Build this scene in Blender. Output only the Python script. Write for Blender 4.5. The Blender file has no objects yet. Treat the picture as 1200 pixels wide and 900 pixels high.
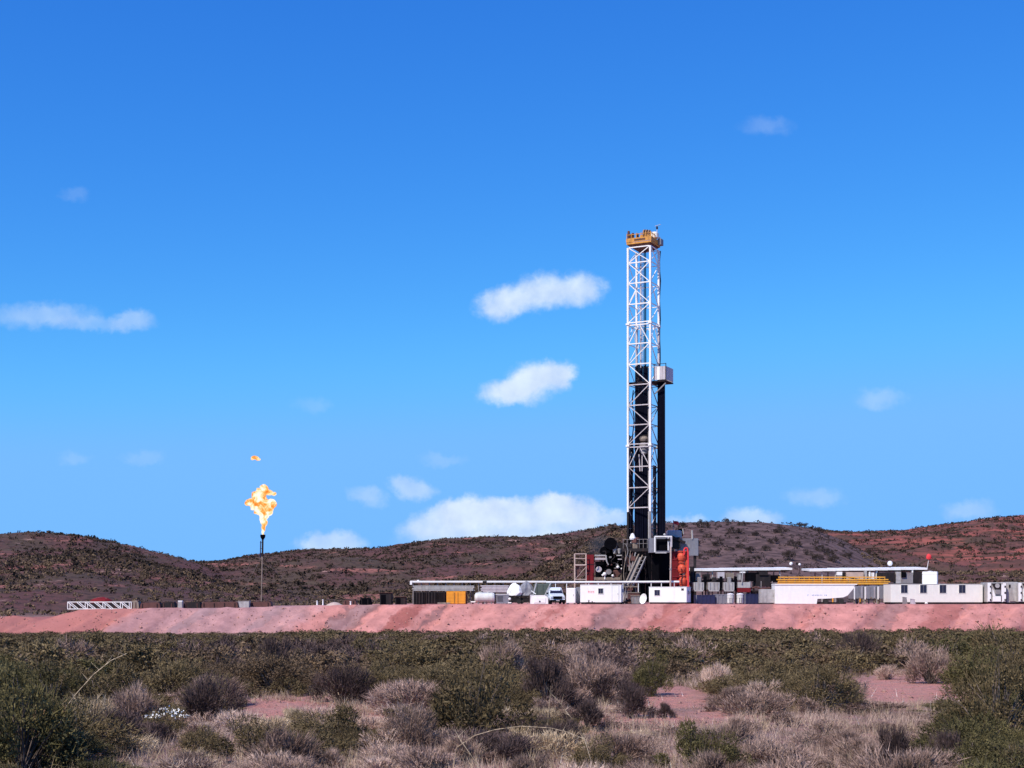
import bpy, math, random
import numpy as np
from mathutils import Matrix, Vector

# ------------------------------------------------------------------ camera, sky, sun, exposure
SC = bpy.context.scene
R = math.radians
random.seed(7); RNG = np.random.default_rng(7)
FPX, CX, HY, EYE = 1648.0, 600.0, 703.0, 3.9      # focal length and horizon of the 1200x900 photograph; eye height in metres

cam_d = bpy.data.cameras.new('camera'); cam = bpy.data.objects.new('camera', cam_d)
SC.collection.objects.link(cam); SC.camera = cam
cam.location = (0, 0, EYE); cam.rotation_euler = (R(90), 0, 0)
cam_d.sensor_width = 36; cam_d.lens = 36 * FPX / 1200
cam_d.shift_x = 0; cam_d.shift_y = (HY - 450) / 1200
cam_d.clip_start = 0.2; cam_d.clip_end = 12000
SC.render.resolution_x, SC.render.resolution_y = 1024, 768

SUN_EL, SUN_AZ = 47, 218          # azimuth clockwise from +Y (the view direction): behind the camera to the left
w = bpy.data.worlds.new('World'); SC.world = w; w.use_nodes = True
nt = w.node_tree; N = nt.nodes; L = nt.links
for n in list(N): N.remove(n)
out = N.new('ShaderNodeOutputWorld'); bg = N.new('ShaderNodeBackground'); L.new(bg.outputs[0], out.inputs[0])
bg.inputs['Strength'].default_value = 0.10
sky = N.new('ShaderNodeTexSky'); sky.sky_type = 'NISHITA'; sky.sun_disc = False
sky.sun_elevation = R(SUN_EL); sky.sun_rotation = R(SUN_AZ); sky.altitude = 600
sky.air_density = 1.0; sky.dust_density = 0.25; sky.ozone_density = 2.5
def nmath(op, a, b=None, c=None, nt_=None, clamp=False):
    n = (nt_ or nt).nodes.new('ShaderNodeMath'); n.operation = op; n.use_clamp = clamp
    for i, v in enumerate((a, b, c)):
        if v is None: continue
        if isinstance(v, (int, float)): n.inputs[i].default_value = v
        else: (nt_ or nt).links.new(v, n.inputs[i])
    return n.outputs[0]
# deeper, more saturated blue: one response curve per channel over the whole sky
ss = N.new('ShaderNodeSeparateColor'); tint = N.new('ShaderNodeCombineColor'); L.new(sky.outputs[0], ss.inputs[0])
for i, (a_, p_, top_) in enumerate(((0.92, 1.58, 1.9), (1.25, 1.12, 5.05), (1.42, 0.62, 10.6))):
    L.new(nmath('SMOOTH_MIN', nmath('MULTIPLY', nmath('POWER', nmath('MULTIPLY', ss.outputs[i], .1), p_), 10 * a_), top_, .22 * top_), tint.inputs[i])
tc = N.new('ShaderNodeTexCoord'); sep = N.new('ShaderNodeSeparateXYZ'); L.new(tc.outputs['Generated'], sep.inputs[0])
yy = nmath('MAXIMUM', sep.outputs[1], 0.02)
U = nmath('MULTIPLY', nmath('DIVIDE', sep.outputs[0], yy), FPX)      # cloud directions as tangents round the view axis
V = nmath('MULTIPLY', nmath('DIVIDE', sep.outputs[2], yy), FPX)
front = nmath('GREATER_THAN', sep.outputs[1], 0.1)
cv = N.new('ShaderNodeCombineXYZ'); L.new(U, cv.inputs[0]); L.new(V, cv.inputs[1])
nz = N.new('ShaderNodeTexNoise'); L.new(cv.outputs[0], nz.inputs['Vector']); nz.inputs['Scale'].default_value = 0.022
nz.inputs['Detail'].default_value = 5; nz.inputs['Roughness'].default_value = 0.55
sub = N.new('ShaderNodeVectorMath'); sub.operation = 'SUBTRACT'; L.new(nz.outputs['Color'], sub.inputs[0]); sub.inputs[1].default_value = (.5, .5, .5)
scl = N.new('ShaderNodeVectorMath'); scl.operation = 'MULTIPLY'; L.new(sub.outputs[0], scl.inputs[0]); scl.inputs[1].default_value = (34, 24, 0)
wv = N.new('ShaderNodeVectorMath'); wv.operation = 'ADD'; L.new(cv.outputs[0], wv.inputs[0]); L.new(scl.outputs[0], wv.inputs[1])
nz3 = N.new('ShaderNodeTexNoise'); L.new(cv.outputs[0], nz3.inputs['Vector']); nz3.inputs['Scale'].default_value = 0.085; nz3.inputs['Detail'].default_value = 5; nz3.inputs['Roughness'].default_value = .6
sb3 = N.new('ShaderNodeVectorMath'); sb3.operation = 'SUBTRACT'; L.new(nz3.outputs['Color'], sb3.inputs[0]); sb3.inputs[1].default_value = (.5, .5, .5)
sc3 = N.new('ShaderNodeVectorMath'); sc3.operation = 'MULTIPLY'; L.new(sb3.outputs[0], sc3.inputs[0]); sc3.inputs[1].default_value = (20, 15, 0)
wv2 = N.new('ShaderNodeVectorMath'); wv2.operation = 'ADD'; L.new(wv.outputs[0], wv2.inputs[0]); L.new(sc3.outputs[0], wv2.inputs[1]); wv = wv2
CLOUDS = [  # x, y, half width, half height, tilt, opacity, softness
 (587,356,34,21,8,.82,.85),(632,344,50,23,10,.86,.85),(680,338,32,23,0,.78,.85),
 (592,458,33,18,8,.88,.85),(625,449,43,24,12,.98,.85),(652,442,23,20,0,.9,.8),
 (50,369,66,17,0,.34,.8),(153,378,30,15,0,.36,.8),(105,377,50,10,-4,.2,.8),
 (520,612,56,22,14,.7,.7),(545,600,44,20,8,.9,.7),(600,602,64,20,0,.9,.7),(652,594,34,20,0,.98,.6),(682,604,26,22,0,.85,.7),
 (600,624,112,22,0,.75,.7),(600,640,130,18,0,.5,.8),(385,638,42,17,0,.6,.7),(482,571,30,14,-8,.5,.8),(430,581,24,13,-12,.33,.9),
 (898,147,34,13,0,.13,.95),(1032,467,32,14,0,.24,.9),(88,538,26,10,0,.12,.9),(955,582,36,13,0,.24,.9),(1133,597,36,15,0,.3,.9),
 (882,608,40,16,0,.55,.8),(170,536,26,9,0,.12,.9),(716,609,24,12,0,.6,.7),(88,226,18,9,0,.09,.9),(800,610,34,10,0,.45,.8),(366,475,26,12,0,.1,.9),(520,538,30,9,0,.15,.9),
 (-260,420,90,24,5,.6,.6),(-480,250,70,22,0,.4,.8),(1420,330,80,26,-4,.6,.6),(1600,560,120,24,0,.7,.6),(-200,600,110,18,0,.6,.6),(1380,610,70,16,0,.5,.7),(300,-420,80,24,0,.3,.8)]
acc = None
for (cx, cy, rx, ry, tl, op, soft) in CLOUDS:
    mp = N.new('ShaderNodeMapping'); mp.vector_type = 'TEXTURE'; L.new(wv.outputs[0], mp.inputs[0])
    mp.inputs['Location'].default_value = (cx - CX, HY - cy, 0); mp.inputs['Rotation'].default_value = (0, 0, R(tl)); mp.inputs['Scale'].default_value = (rx, ry, 1)
    ln = N.new('ShaderNodeVectorMath'); ln.operation = 'LENGTH'; L.new(mp.outputs[0], ln.inputs[0])
    mr = N.new('ShaderNodeMapRange'); mr.interpolation_type = 'SMOOTHSTEP'; L.new(ln.outputs['Value'], mr.inputs[0])
    mr.inputs[1].default_value = 1.18; mr.inputs[2].default_value = 1.18 - soft; mr.inputs[3].default_value = 0; mr.inputs[4].default_value = op
    acc = mr.outputs[0] if acc is None else nmath('ADD', acc, nmath('MULTIPLY', mr.outputs[0], nmath('SUBTRACT', 1, acc)))
nz2 = N.new('ShaderNodeTexNoise'); L.new(cv.outputs[0], nz2.inputs['Vector']); nz2.inputs['Scale'].default_value = 0.03; nz2.inputs['Detail'].default_value = 6
acc = nmath('MULTIPLY', nmath('MULTIPLY', acc, nmath('ADD', nmath('MULTIPLY', nz2.outputs[0], 0.5), 0.8)), front, clamp=True)
cc = N.new('ShaderNodeMixRGB'); L.new(nmath('MULTIPLY_ADD', nz2.outputs[0], 2.2, -0.55, clamp=True), cc.inputs[0])
cc.inputs[1].default_value = (5.6, 7.0, 9.8, 1); cc.inputs[2].default_value = (7.6, 9.0, 10.2, 1)
mixc = N.new('ShaderNodeMixRGB'); L.new(acc, mixc.inputs[0]); L.new(tint.outputs[0], mixc.inputs[1]); L.new(cc.outputs[0], mixc.inputs[2])
L.new(mixc.outputs[0], bg.inputs[0])

sd = bpy.data.lights.new('sun', 'SUN'); sd.energy = 5.0; sd.angle = R(0.5); sd.color = (1.0, 0.885, 0.74)
so = bpy.data.objects.new('sun', sd); SC.collection.objects.link(so)
sdir = Vector((math.sin(R(SUN_AZ)) * math.cos(R(SUN_EL)), math.cos(R(SUN_AZ)) * math.cos(R(SUN_EL)), math.sin(R(SUN_EL))))
so.rotation_euler = (-sdir).to_track_quat('-Z', 'Y').to_euler(); so.location = (-60, -80, 90)
SC.view_settings.view_transform = 'Standard'; SC.view_settings.look = 'None'
SC.view_settings.exposure = 0.0; SC.view_settings.gamma = 1

# ------------------------------------------------------------------ places: pixel column / row of the photo at a distance -> metres
def X(px, D): return (px - CX) * D / FPX
def Z(py, D): return EYE - (py - HY) * D / FPX
PADZ = 3.4
PAD_PX, PAD_PY = (85, 160, 270, 320, 400, 480, 560), (714.3, 713.4, 712.4, 711.0, 709.6, 708.6, 708.0)     # the pad surface falls a little to the left
def pad_at(px): return min(PADZ, EYE - (float(np.interp(px, PAD_PX, PAD_PY)) - HY) * 167 / FPX)
def gd(py, z=0.0): return (EYE - z) * FPX / (py - HY)     # distance of ground seen at row py

# ------------------------------------------------------------------ materials
def mk(name, col, rough=.6, metal=0, var=.18, scale=2.0, dirt=None, dirt_amt=.0, bump=.0, emit=None, spec=None):
    m = bpy.data.materials.new(name); m.use_nodes = True; t = m.node_tree; b = t.nodes['Principled BSDF']
    g = t.nodes.new('ShaderNodeNewGeometry'); n = t.nodes.new('ShaderNodeTexNoise'); t.links.new(g.outputs['Position'], n.inputs['Vector'])
    n.inputs['Scale'].default_value = scale; n.inputs['Detail'].default_value = 5; n.inputs['Roughness'].default_value = .65
    r = t.nodes.new('ShaderNodeMapRange'); t.links.new(n.outputs[0], r.inputs[0])
    r.inputs[1].default_value = .3; r.inputs[2].default_value = .7; r.inputs[3].default_value = 1 - var; r.inputs[4].default_value = 1 + var
    mx = t.nodes.new('ShaderNodeMixRGB'); mx.blend_type = 'MULTIPLY'; mx.inputs[0].default_value = 1
    mx.inputs[1].default_value = (*col, 1); t.links.new(r.outputs[0], mx.inputs[2]); o = mx.outputs[0]
    if dirt:
        n2 = t.nodes.new('ShaderNodeTexNoise'); mp = t.nodes.new('ShaderNodeMapping'); mp.inputs['Scale'].default_value = (1.6, 1.6, .35)
        t.links.new(g.outputs['Position'], mp.inputs[0]); t.links.new(mp.outputs[0], n2.inputs['Vector']); n2.inputs['Scale'].default_value = 1.7; n2.inputs['Detail'].default_value = 8
        r2 = t.nodes.new('ShaderNodeMapRange'); t.links.new(n2.outputs[0], r2.inputs[0]); r2.inputs[1].default_value = .48; r2.inputs[2].default_value = .72; r2.inputs[4].default_value = dirt_amt
        m2 = t.nodes.new('ShaderNodeMixRGB'); t.links.new(r2.outputs[0], m2.inputs[0]); t.links.new(o, m2.inputs[1]); m2.inputs[2].default_value = (*dirt, 1); o = m2.outputs[0]
    t.links.new(o, b.inputs['Base Color']); b.inputs['Roughness'].default_value = rough; b.inputs['Metallic'].default_value = metal
    if bump:
        bp = t.nodes.new('ShaderNodeBump'); bp.inputs['Strength'].default_value = bump; bp.inputs['Distance'].default_value = .05
        t.links.new(n.outputs[0], bp.inputs['Height']); t.links.new(bp.outputs[0], b.inputs['Normal'])
    if spec is not None: b.inputs['Specular IOR Level'].default_value = spec
    if emit: b.inputs['Emission Color'].default_value = (*emit[0], 1); b.inputs['Emission Strength'].default_value = emit[1]
    return m
RUST = (.16, .08, .05)
M = dict(
 white=mk('white_paint', (.86, .86, .86), .45, var=.03, dirt=(.5, .38, .33), dirt_amt=.12),
 cream=mk('cream_panel', (.80, .79, .74), .5, var=.04, dirt=(.5, .4, .34), dirt_amt=.1),
 mast=mk('mast_paint', (.84, .83, .82), .45, var=.05, dirt=(.4, .27, .22), dirt_amt=.15),
 mastlow=mk('grey_mast_paint', (.52, .48, .50), .55, var=.15, dirt=(.2, .15, .14), dirt_amt=.5),  # greyer than the upper mast paint, for lower members and rear legs
 crown=mk('grimy_crown_yellow', (.62, .28, .04), .6, var=.2, scale=3, dirt=(.16, .07, .03), dirt_amt=.6),
 lav=mk('weathered_white_sheet', (.50, .46, .50), .6, var=.12, dirt=(.3, .25, .28), dirt_amt=.5),
 grey=mk('grey_steel', (.23, .22, .23), .6, var=.2, dirt=RUST, dirt_amt=.4),
 lgrey=mk('light_grey_steel', (.40, .39, .39), .6, var=.2, dirt=(.2, .15, .14), dirt_amt=.4),
 bgrey=mk('blue_grey_steel', (.19, .195, .235), .6, var=.15, dirt=(.15, .12, .13), dirt_amt=.4),
 dark=mk('dark_steel', (.020, .017, .020), .8, var=.3, dirt=(.06, .035, .032), dirt_amt=.4, spec=.2),
 black=mk('black_steel', (.004, .004, .006), 1, var=.3, spec=.02),
 pipe=mk('drill_pipe_steel', (.005, .006, .016), .9, var=.3, scale=1.0, spec=.06),
 beige=mk('dusty_beige_steel', (.24, .195, .16), .8, var=.3, dirt=(.10, .07, .055), dirt_amt=.6),
 pinks=mk('dusty_scaffold', (.50, .38, .33), .7, var=.15),
 yellow=mk('yellow_paint', (.85, .40, .04), .5, var=.12, dirt=(.3, .14, .05), dirt_amt=.25),
 orange=mk('orange_container_paint', (.80, .32, .02), .5, var=.08, dirt=(.4, .16, .04), dirt_amt=.4),
 red=mk('red_orange_paint', (.66, .085, .035), .6, var=.25, scale=3, dirt=(.22, .04, .03), dirt_amt=.7),
 dred=mk('dark_red_paint', (.17, .012, .018), .8, var=.2, dirt=(.05, .012, .012), dirt_amt=.6, spec=.2),
 flag=mk('red_cloth', (.75, .04, .05), .8, var=.1),
 blue=mk('navy_paint', (.008, .013, .07), .7, var=.2, dirt=(.03, .03, .05), dirt_amt=.5),
 green=mk('dull_green_paint', (.07, .09, .08), .7, var=.2),
 ltank=mk('pale_tank_paint', (.62, .64, .62), .5, var=.08, dirt=(.4, .3, .28), dirt_amt=.3),
 truck=mk('pale_blue_white_paint', (.60, .66, .76), .3, var=.05),
 glass=mk('dark_window_glass', (.02, .02, .045), .15, var=.1),
 rubber=mk('rubber', (.02, .02, .02), .9, var=.2),
 logo=mk('blue_lettering', (.12, .2, .5), .6, var=.05),
 rlogo=mk('red_lettering', (.75, .2, .25), .6, var=.05),
 rust=mk('rusty_steel', (.10, .04, .035), .8, var=.3),
 wood=mk('weathered_wood', (.26, .14, .08), .85, var=.3),
 chrome=mk('bright_metal', (.7, .7, .72), .3, metal=.6, var=.05),
)

# ------------------------------------------------------------------ mesh builder
def MATR(loc, rz): return Matrix.Translation(loc) @ Matrix.Rotation(rz, 4, 'Z')
class MB:
    def __init__(s): s.v = []; s.f = []
    def add(s, vs, fs):
        o = len(s.v); s.v += [tuple(v) for v in vs]; s.f += [tuple(o + i for i in f) for f in fs]; return s
    def box(s, c, d, rz=0, rx=0, ry=0):
        m = Matrix.Rotation(rz, 3, 'Z') @ Matrix.Rotation(ry, 3, 'Y') @ Matrix.Rotation(rx, 3, 'X'); c = Vector(c)
        vs = [c + m @ Vector((x * d[0] / 2, y * d[1] / 2, z * d[2] / 2)) for x in (-1, 1) for y in (-1, 1) for z in (-1, 1)]
        return s.add(vs, [(0, 1, 3, 2), (4, 6, 7, 5), (0, 4, 5, 1), (2, 3, 7, 6), (0, 2, 6, 4), (1, 5, 7, 3)])
    def bbox(s, c, d, b, rz=0):       # bevelled upright edges box: octagonal plan, small roof slope
        x, y, z = d[0] / 2, d[1] / 2, d[2] / 2; q = [(x - b, -y), (x, -y + b), (x, y - b), (x - b, y), (-x + b, y), (-x, y - b), (-x, -y + b), (-x + b, -y)]
        m = Matrix.Rotation(rz, 3, 'Z'); c = Vector(c); rings = []
        for zz, k in ((-z, 0), (z - b, 0), (z, b)):
            rings += [c + m @ Vector((px - math.copysign(k, px), py - math.copysign(k, py), zz)) for px, py in q]
        fs = [tuple(range(7, -1, -1)), tuple(range(16, 24))]
        for r in (0, 8): fs += [(r + i, r + (i + 1) % 8, r + 8 + (i + 1) % 8, r + 8 + i) for i in range(8)]
        return s.add(rings, fs)
    def tube(s, p0, p1, r0, r1=None, n=6):
        r1 = r0 if r1 is None else r1; p0, p1 = Vector(p0), Vector(p1); a = (p1 - p0)
        if a.length < 1e-6: return s
        a.normalize(); u = a.orthogonal().normalized(); v = a.cross(u); vs = []
        for p, r in ((p0, r0), (p1, r1)):
            for i in range(n):
                t = 2 * math.pi * (i + .5) / n; vs.append(p + (u * math.cos(t) + v * math.sin(t)) * r)
        return s.add(vs, [(i, (i + 1) % n, n + (i + 1) % n, n + i) for i in range(n)] + [tuple(range(n - 1, -1, -1)), tuple(range(n, 2 * n))])
    def beam(s, p0, p1, w_, h_=None):
        h_ = h_ or w_; p0, p1 = Vector(p0), Vector(p1); a = (p1 - p0).normalized()
        up = Vector((0, 0, 1)) if abs(a.z) < .95 else Vector((0, 1, 0)); u = a.cross(up).normalized() * w_ / 2; v = u.normalized().cross(a) * h_ / 2
        vs = [p + i * u + j * v for p in (p0, p1) for i, j in ((-1, -1), (1, -1), (1, 1), (-1, 1))]
        return s.add(vs, [(3, 2, 1, 0), (4, 5, 6, 7)] + [(i, (i + 1) % 4, 4 + (i + 1) % 4, 4 + i) for i in range(4)])
    def path(s, pts, r, n=6):
        for a, b in zip(pts, pts[1:]): s.tube(a, b, r, n=n)
        return s
    def lathe(s, c, prof, n=16):
        c = Vector(c); vs = []; k = len(prof)
        for (r, z) in prof:
            for i in range(n): t = 2 * math.pi * i / n; vs.append(c + Vector((r * math.cos(t), r * math.sin(t), z)))
        fs = [(j * n + i, j * n + (i + 1) % n, (j + 1) * n + (i + 1) % n, (j + 1) * n + i) for j in range(k - 1) for i in range(n)]
        return s.add(vs, fs + [tuple(range(n - 1, -1, -1)), tuple(range((k - 1) * n, k * n))])
    def prism(s, pts, y0, y1):          # outline in x,z extruded along y
        n = len(pts); vs = [(x, y0, z) for x, z in pts] + [(x, y1, z) for x, z in pts]
        return s.add(vs, [tuple(range(n)), tuple(range(2 * n - 1, n - 1, -1))] + [(i, n + i, n + (i + 1) % n, (i + 1) % n) for i in range(n)])
    def sphere(s, c, r, n=12, m=8, sz=1):
        prof = [(max(.001, r * math.sin(math.pi * i / m)), -r * sz * math.cos(math.pi * i / m)) for i in range(m + 1)]
        return s.lathe(c, prof, n)
FR = {}
def nobj(name, data, parent=None):
    o = bpy.data.objects.new(name, data); SC.collection.objects.link(o)
    if parent: o.parent = parent
    return o
def tag(o, label=None, cat=None, group=None, kind=None):
    if label: o['label'] = label
    if cat: o['category'] = cat
    if group: o['group'] = group
    if kind: o['kind'] = kind
    return o
def thing(name, label, cat, loc, rz=0, group=None):
    o = nobj(name, None); o.location = loc; o.rotation_euler = (0, 0, rz); o.empty_display_size = .5
    FR[o.name] = MATR(Vector(loc), rz); return tag(o, label, cat, group)
def part(name, mb, mat, parent, world=False, label=None, smooth=False, kind=None):
    me = bpy.data.meshes.new(name); vs = mb.v
    if parent is not None and world: inv = FR[parent.name].inverted(); vs = [inv @ Vector(v) for v in vs]
    me.from_pydata([tuple(v) for v in vs], [], mb.f); me.materials.append(M[mat] if isinstance(mat, str) else mat)
    if smooth: me.polygons.foreach_set('use_smooth', [True] * len(me.polygons))
    me.update(); o = nobj(name, me, parent); FR[o.name] = FR[parent.name] if parent is not None else Matrix.Identity(4)
    if label: o['label'] = label
    if kind: o['kind'] = kind
    return o
def copy_tree(o, parent=None, **kw):
    c = o.copy(); SC.collection.objects.link(c); c.parent = parent
    for ch in list(o.children): copy_tree(ch, c)
    for k, v in kw.items(): c[k] = v
    return c
def np_mesh(name, v, quads=None, tris=None, mat=None, smooth=False):
    me = bpy.data.meshes.new(name); nq = 0 if quads is None else len(quads); nt_ = 0 if tris is None else len(tris)
    me.vertices.add(len(v)); me.vertices.foreach_set('co', np.asarray(v, dtype=np.float32).ravel())
    idx = np.concatenate([a.ravel() for a in (quads, tris) if a is not None and len(a)]).astype(np.int32)
    me.loops.add(len(idx)); me.loops.foreach_set('vertex_index', idx)
    st = np.concatenate([np.arange(nq) * 4, nq * 4 + np.arange(nt_) * 3]).astype(np.int32)
    me.polygons.add(nq + nt_); me.polygons.foreach_set('loop_start', st)
    if smooth: me.polygons.foreach_set('use_smooth', np.ones(nq + nt_, dtype=bool))
    if mat: me.materials.append(mat)
    me.update(calc_edges=True); return me

# ------------------------------------------------------------------ numpy noise
_T = np.random.default_rng(11).random((256, 256))
def vn(x, y):
    xi = np.floor(x).astype(int); yi = np.floor(y).astype(int); fx = x - xi; fy = y - yi
    fx = fx * fx * (3 - 2 * fx); fy = fy * fy * (3 - 2 * fy)
    a = _T[xi & 255, yi & 255]; b = _T[(xi + 1) & 255, yi & 255]; c = _T[xi & 255, (yi + 1) & 255]; d = _T[(xi + 1) & 255, (yi + 1) & 255]
    return (a + (b - a) * fx) * (1 - fy) + (c + (d - c) * fx) * fy
def fbm(x, y, o=4):
    s = 0; a = .5; t = 0
    for i in range(o): s = s + a * vn(x * 2 ** i + 17.3 * i, y * 2 ** i + 5.1 * i); t += a; a *= .5
    return s / t
def sst(a, b, x): t = np.clip((x - a) / (b - a), 0, 1); return t * t * (3 - 2 * t)

# ------------------------------------------------------------------ terrain
F_SKY = ([-1500, -700, -200, 200, 232, 260, 300, 350, 400, 440, 460, 480, 520, 560, 620, 660, 690, 720, 800, 900, 960, 1000, 1060, 1100, 1150, 1200, 1300, 1500, 1900, 2600],
         [645, 632, 650, 661, 659, 657.5, 650, 646, 645, 645, 641, 638, 632, 629, 629, 625, 620, 617, 618, 621, 623, 623, 621, 615, 610, 606, 601, 612, 600, 630])
L_SKY = ([-900, -400, -200, 0, 50, 100, 140, 175, 205, 232, 270, 320], [660, 628, 620, 626, 626.5, 629, 637, 646, 653, 661, 676, 703])
N_SKY = ([560, 650, 690, 720, 760, 800, 850, 900, 945, 960, 985, 1010, 1060, 1110], [703, 655, 634, 620, 613, 612, 611, 613, 618, 622, 632, 645, 668, 703])
def terrain(x, y):
    x = np.asarray(x, float); y = np.asarray(y, float); Y = np.maximum(y, 60.0); Uc = x / Y * FPX + CX
    n1 = fbm(x / 60 + 40, y / 60 + 40, 5) - .5; n2 = fbm(x / 14, y / 14, 4) - .5; n3 = fbm(x / 190 + 9, y / 190 + 3, 3) - .5
    z = sst(200, 330, Y) * 1.6 + (fbm(x / 9 + 3, y / 9, 3) - .5) * .45 * sst(8, 25, y)
    def layer(sky_, foot, R_, pw, amp, back):
        zr = EYE - (np.interp(Uc, *sky_) - HY) * R_ / FPX
        Rr = R_ * (1 + .0 * Uc); t = np.clip((Y - foot) / (Rr - foot), 0, 1); prof = t ** pw
        zz = 1.0 + (zr - 1.0) * prof
        zz = zz + amp * (zr / 20) * (n1 * 1.0 + n2 * .25) * np.minimum(1, t * 4) * (1 - .75 * sst(.75, 1, t))
        zz = zz + n2 * .9 * sst(.7, 1, t)
        return np.where(Y > Rr, zr - (zr - 3) * sst(Rr, Rr * back, Y) + n3 * 5 * sst(Rr, Rr * 1.3, Y), zz)
    zf = layer(F_SKY, 300, 900, .95, 8, 2.4); zl = layer(L_SKY, 290, 560, .9, 6, 1.9); zn = layer(N_SKY, 285, 430, .85, 3.2, 1.8)
    zf = np.where(Uc > 975, zf + (np.abs(((zf + n1 * 5) / 3.4) % 1 - .5) - .25) * 2.0 * sst(975, 1060, Uc) * sst(6, 14, zf) * (1 - sst(800, 890, Y)), zf)
    h = np.maximum(np.maximum(zf, zl), zn)
    h = np.where(Y > 285, np.maximum(z, h), z)
    return h + n3 * 3 * sst(2500, 3500, np.hypot(x, y))
def axis(segs):
    o = []
    for a, b, s in segs: o += list(np.arange(a, b, s))
    return np.array(o)
gx = axis([(-6000, -1500, 450), (-1500, -440, 40), (-440, -70, 3.4), (-70, 70, 2.2), (70, 440, 3.4), (440, 1500, 40), (1500, 6001, 450)])
gy = axis([(-1500, -60, 180), (-60, 10, 7), (10, 170, 1.8), (170, 300, 4), (300, 920, 3.2), (920, 1500, 20), (1500, 7001, 250)])
GX, GY = np.meshgrid(gx, gy); GZ = terrain(GX, GY); nx, ny = len(gx), len(gy)
ii = (np.arange(ny - 1)[:, None] * nx + np.arange(nx - 1)[None]).ravel()
def groundmat():
    m = bpy.data.materials.new('desert_ground'); m.use_nodes = True; t = m.node_tree; b = t.nodes['Principled BSDF']; b.inputs['Roughness'].default_value = .95
    b.inputs['Specular IOR Level'].default_value = .1
    g = t.nodes.new('ShaderNodeNewGeometry'); sp = t.nodes.new('ShaderNodeSeparateXYZ'); t.links.new(g.outputs['Position'], sp.inputs[0])
    def noise(sc, scale3=(1, 1, 1), det=6, rough=.6):
        mp = t.nodes.new('ShaderNodeMapping'); mp.inputs['Scale'].default_value = scale3; t.links.new(g.outputs['Position'], mp.inputs[0])
        n = t.nodes.new('ShaderNodeTexNoise'); t.links.new(mp.outputs[0], n.inputs['Vector']); n.inputs['Scale'].default_value = sc; n.inputs['Detail'].default_value = det; n.inputs['Roughness'].default_value = rough
        return n.outputs[0]
    def rng(s, a, b_, c=0, d=1, sm=True):
        r = t.nodes.new('ShaderNodeMapRange'); r.interpolation_type = 'SMOOTHSTEP' if sm else 'LINEAR'; t.links.new(s, r.inputs[0])
        for i, v in zip((1, 2, 3, 4), (a, b_, c, d)): r.inputs[i].default_value = v
        return r.outputs[0]
    def mix(f, c1, c2):
        x_ = t.nodes.new('ShaderNodeMixRGB'); t.links.new(f, x_.inputs[0])
        for i, c in ((1, c1), (2, c2)):
            if isinstance(c, tuple): x_.inputs[i].default_value = (*c, 1)
            else: t.links.new(c, x_.inputs[i])
        return x_.outputs[0]
    soil = mix(rng(noise(.35), .35, .65), (.42, .22, .20), (.36, .25, .225))
    litter = mix(rng(noise(1.3, det=8), .42, .6), soil, (.24, .165, .135))
    at = t.nodes.new('ShaderNodeAttribute'); at.attribute_name = 'bare'
    litter = mix(nmath('MULTIPLY', at.outputs['Fac'], rng(noise(2.2, det=7), .3, .5, .55, 1), nt_=t), litter, mix(rng(noise(.9, det=6), .4, .65), (.60, .27, .23), (.52, .28, .24)))
    hill = mix(rng(noise(.03, (1, 1, 2.5)), .4, .6), (.115, .056, .054), (.088, .062, .047))
    hill = mix(rng(noise(.035, (1, .6, 9), 7), .55, .66), hill, (.30, .125, .105))
    hill = mix(rng(noise(.06, (1, .7, 6), 7), .62, .72), hill, (.40, .245, .21))
    hill = mix(rng(noise(.4, det=8), .46, .66), hill, (.052, .034, .031))
    redh = mix(rng(noise(.05, (1, .5, 14), 8), .42, .55), (.30, .095, .08), (.11, .055, .045))
    isred = nmath('MULTIPLY', rng(sp.outputs[0], 130, 190), rng(sp.outputs[2], 9, 15), nt_=t)
    hill = mix(nmath('MULTIPLY', isred, rng(noise(.02), .38, .5), nt_=t), hill, redh)
    # the nearer hill behind the rig: grey mauve soil between single bushes
    nearh = nmath('MULTIPLY', rng(sp.outputs[1], 470, 445), nmath('MULTIPLY', rng(sp.outputs[0], 25, 55), rng(sp.outputs[0], 125, 105), nt_=t), nt_=t)
    hill = mix(nearh, hill, mix(rng(noise(.25, det=7), .4, .62), (.155, .10, .097), (.07, .046, .045)))
    col = mix(rng(sp.outputs[1], 235, 300), litter, hill)
    t.links.new(col, b.inputs['Base Color'])
    bp = t.nodes.new('ShaderNodeBump'); bp.inputs['Strength'].default_value = .8; bp.inputs['Distance'].default_value = .6
    t.links.new(noise(.7, det=10, rough=.75), bp.inputs['Height']); t.links.new(bp.outputs[0], b.inputs['Normal']); return m
me = np_mesh('ground', np.stack([GX, GY, GZ], -1).reshape(-1, 3), quads=np.stack([ii, ii + 1, ii + nx + 1, ii + nx], -1), mat=groundmat(), smooth=True)
at_ = me.attributes.new('bare', 'FLOAT', 'POINT'); fx_, fy_ = GX.ravel(), np.maximum(GY.ravel(), 14)
cpx, cpy = fx_ / fy_ * FPX + CX, HY + EYE * FPX / fy_; br = np.zeros(len(fx_))
BARE = ((1055, 808, 84, 22), (792, 820, 58, 17), (815, 846, 56, 12), (730, 850, 66, 11), (330, 834, 90, 17), (440, 838, 56, 14))      # bare soil clearings
for a_, b_, c_, d_ in BARE: br = np.maximum(br, 1 - sst(.6, 1.15, np.sqrt(((cpx - a_) / c_) ** 2 + ((cpy - b_) / d_) ** 2) + (fbm(fx_ / 2, fy_ / 2, 2) - .5) * .5))
at_.data.foreach_set('value', br.astype(np.float32))
tag(nobj('ground', me), kind='structure')

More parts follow.
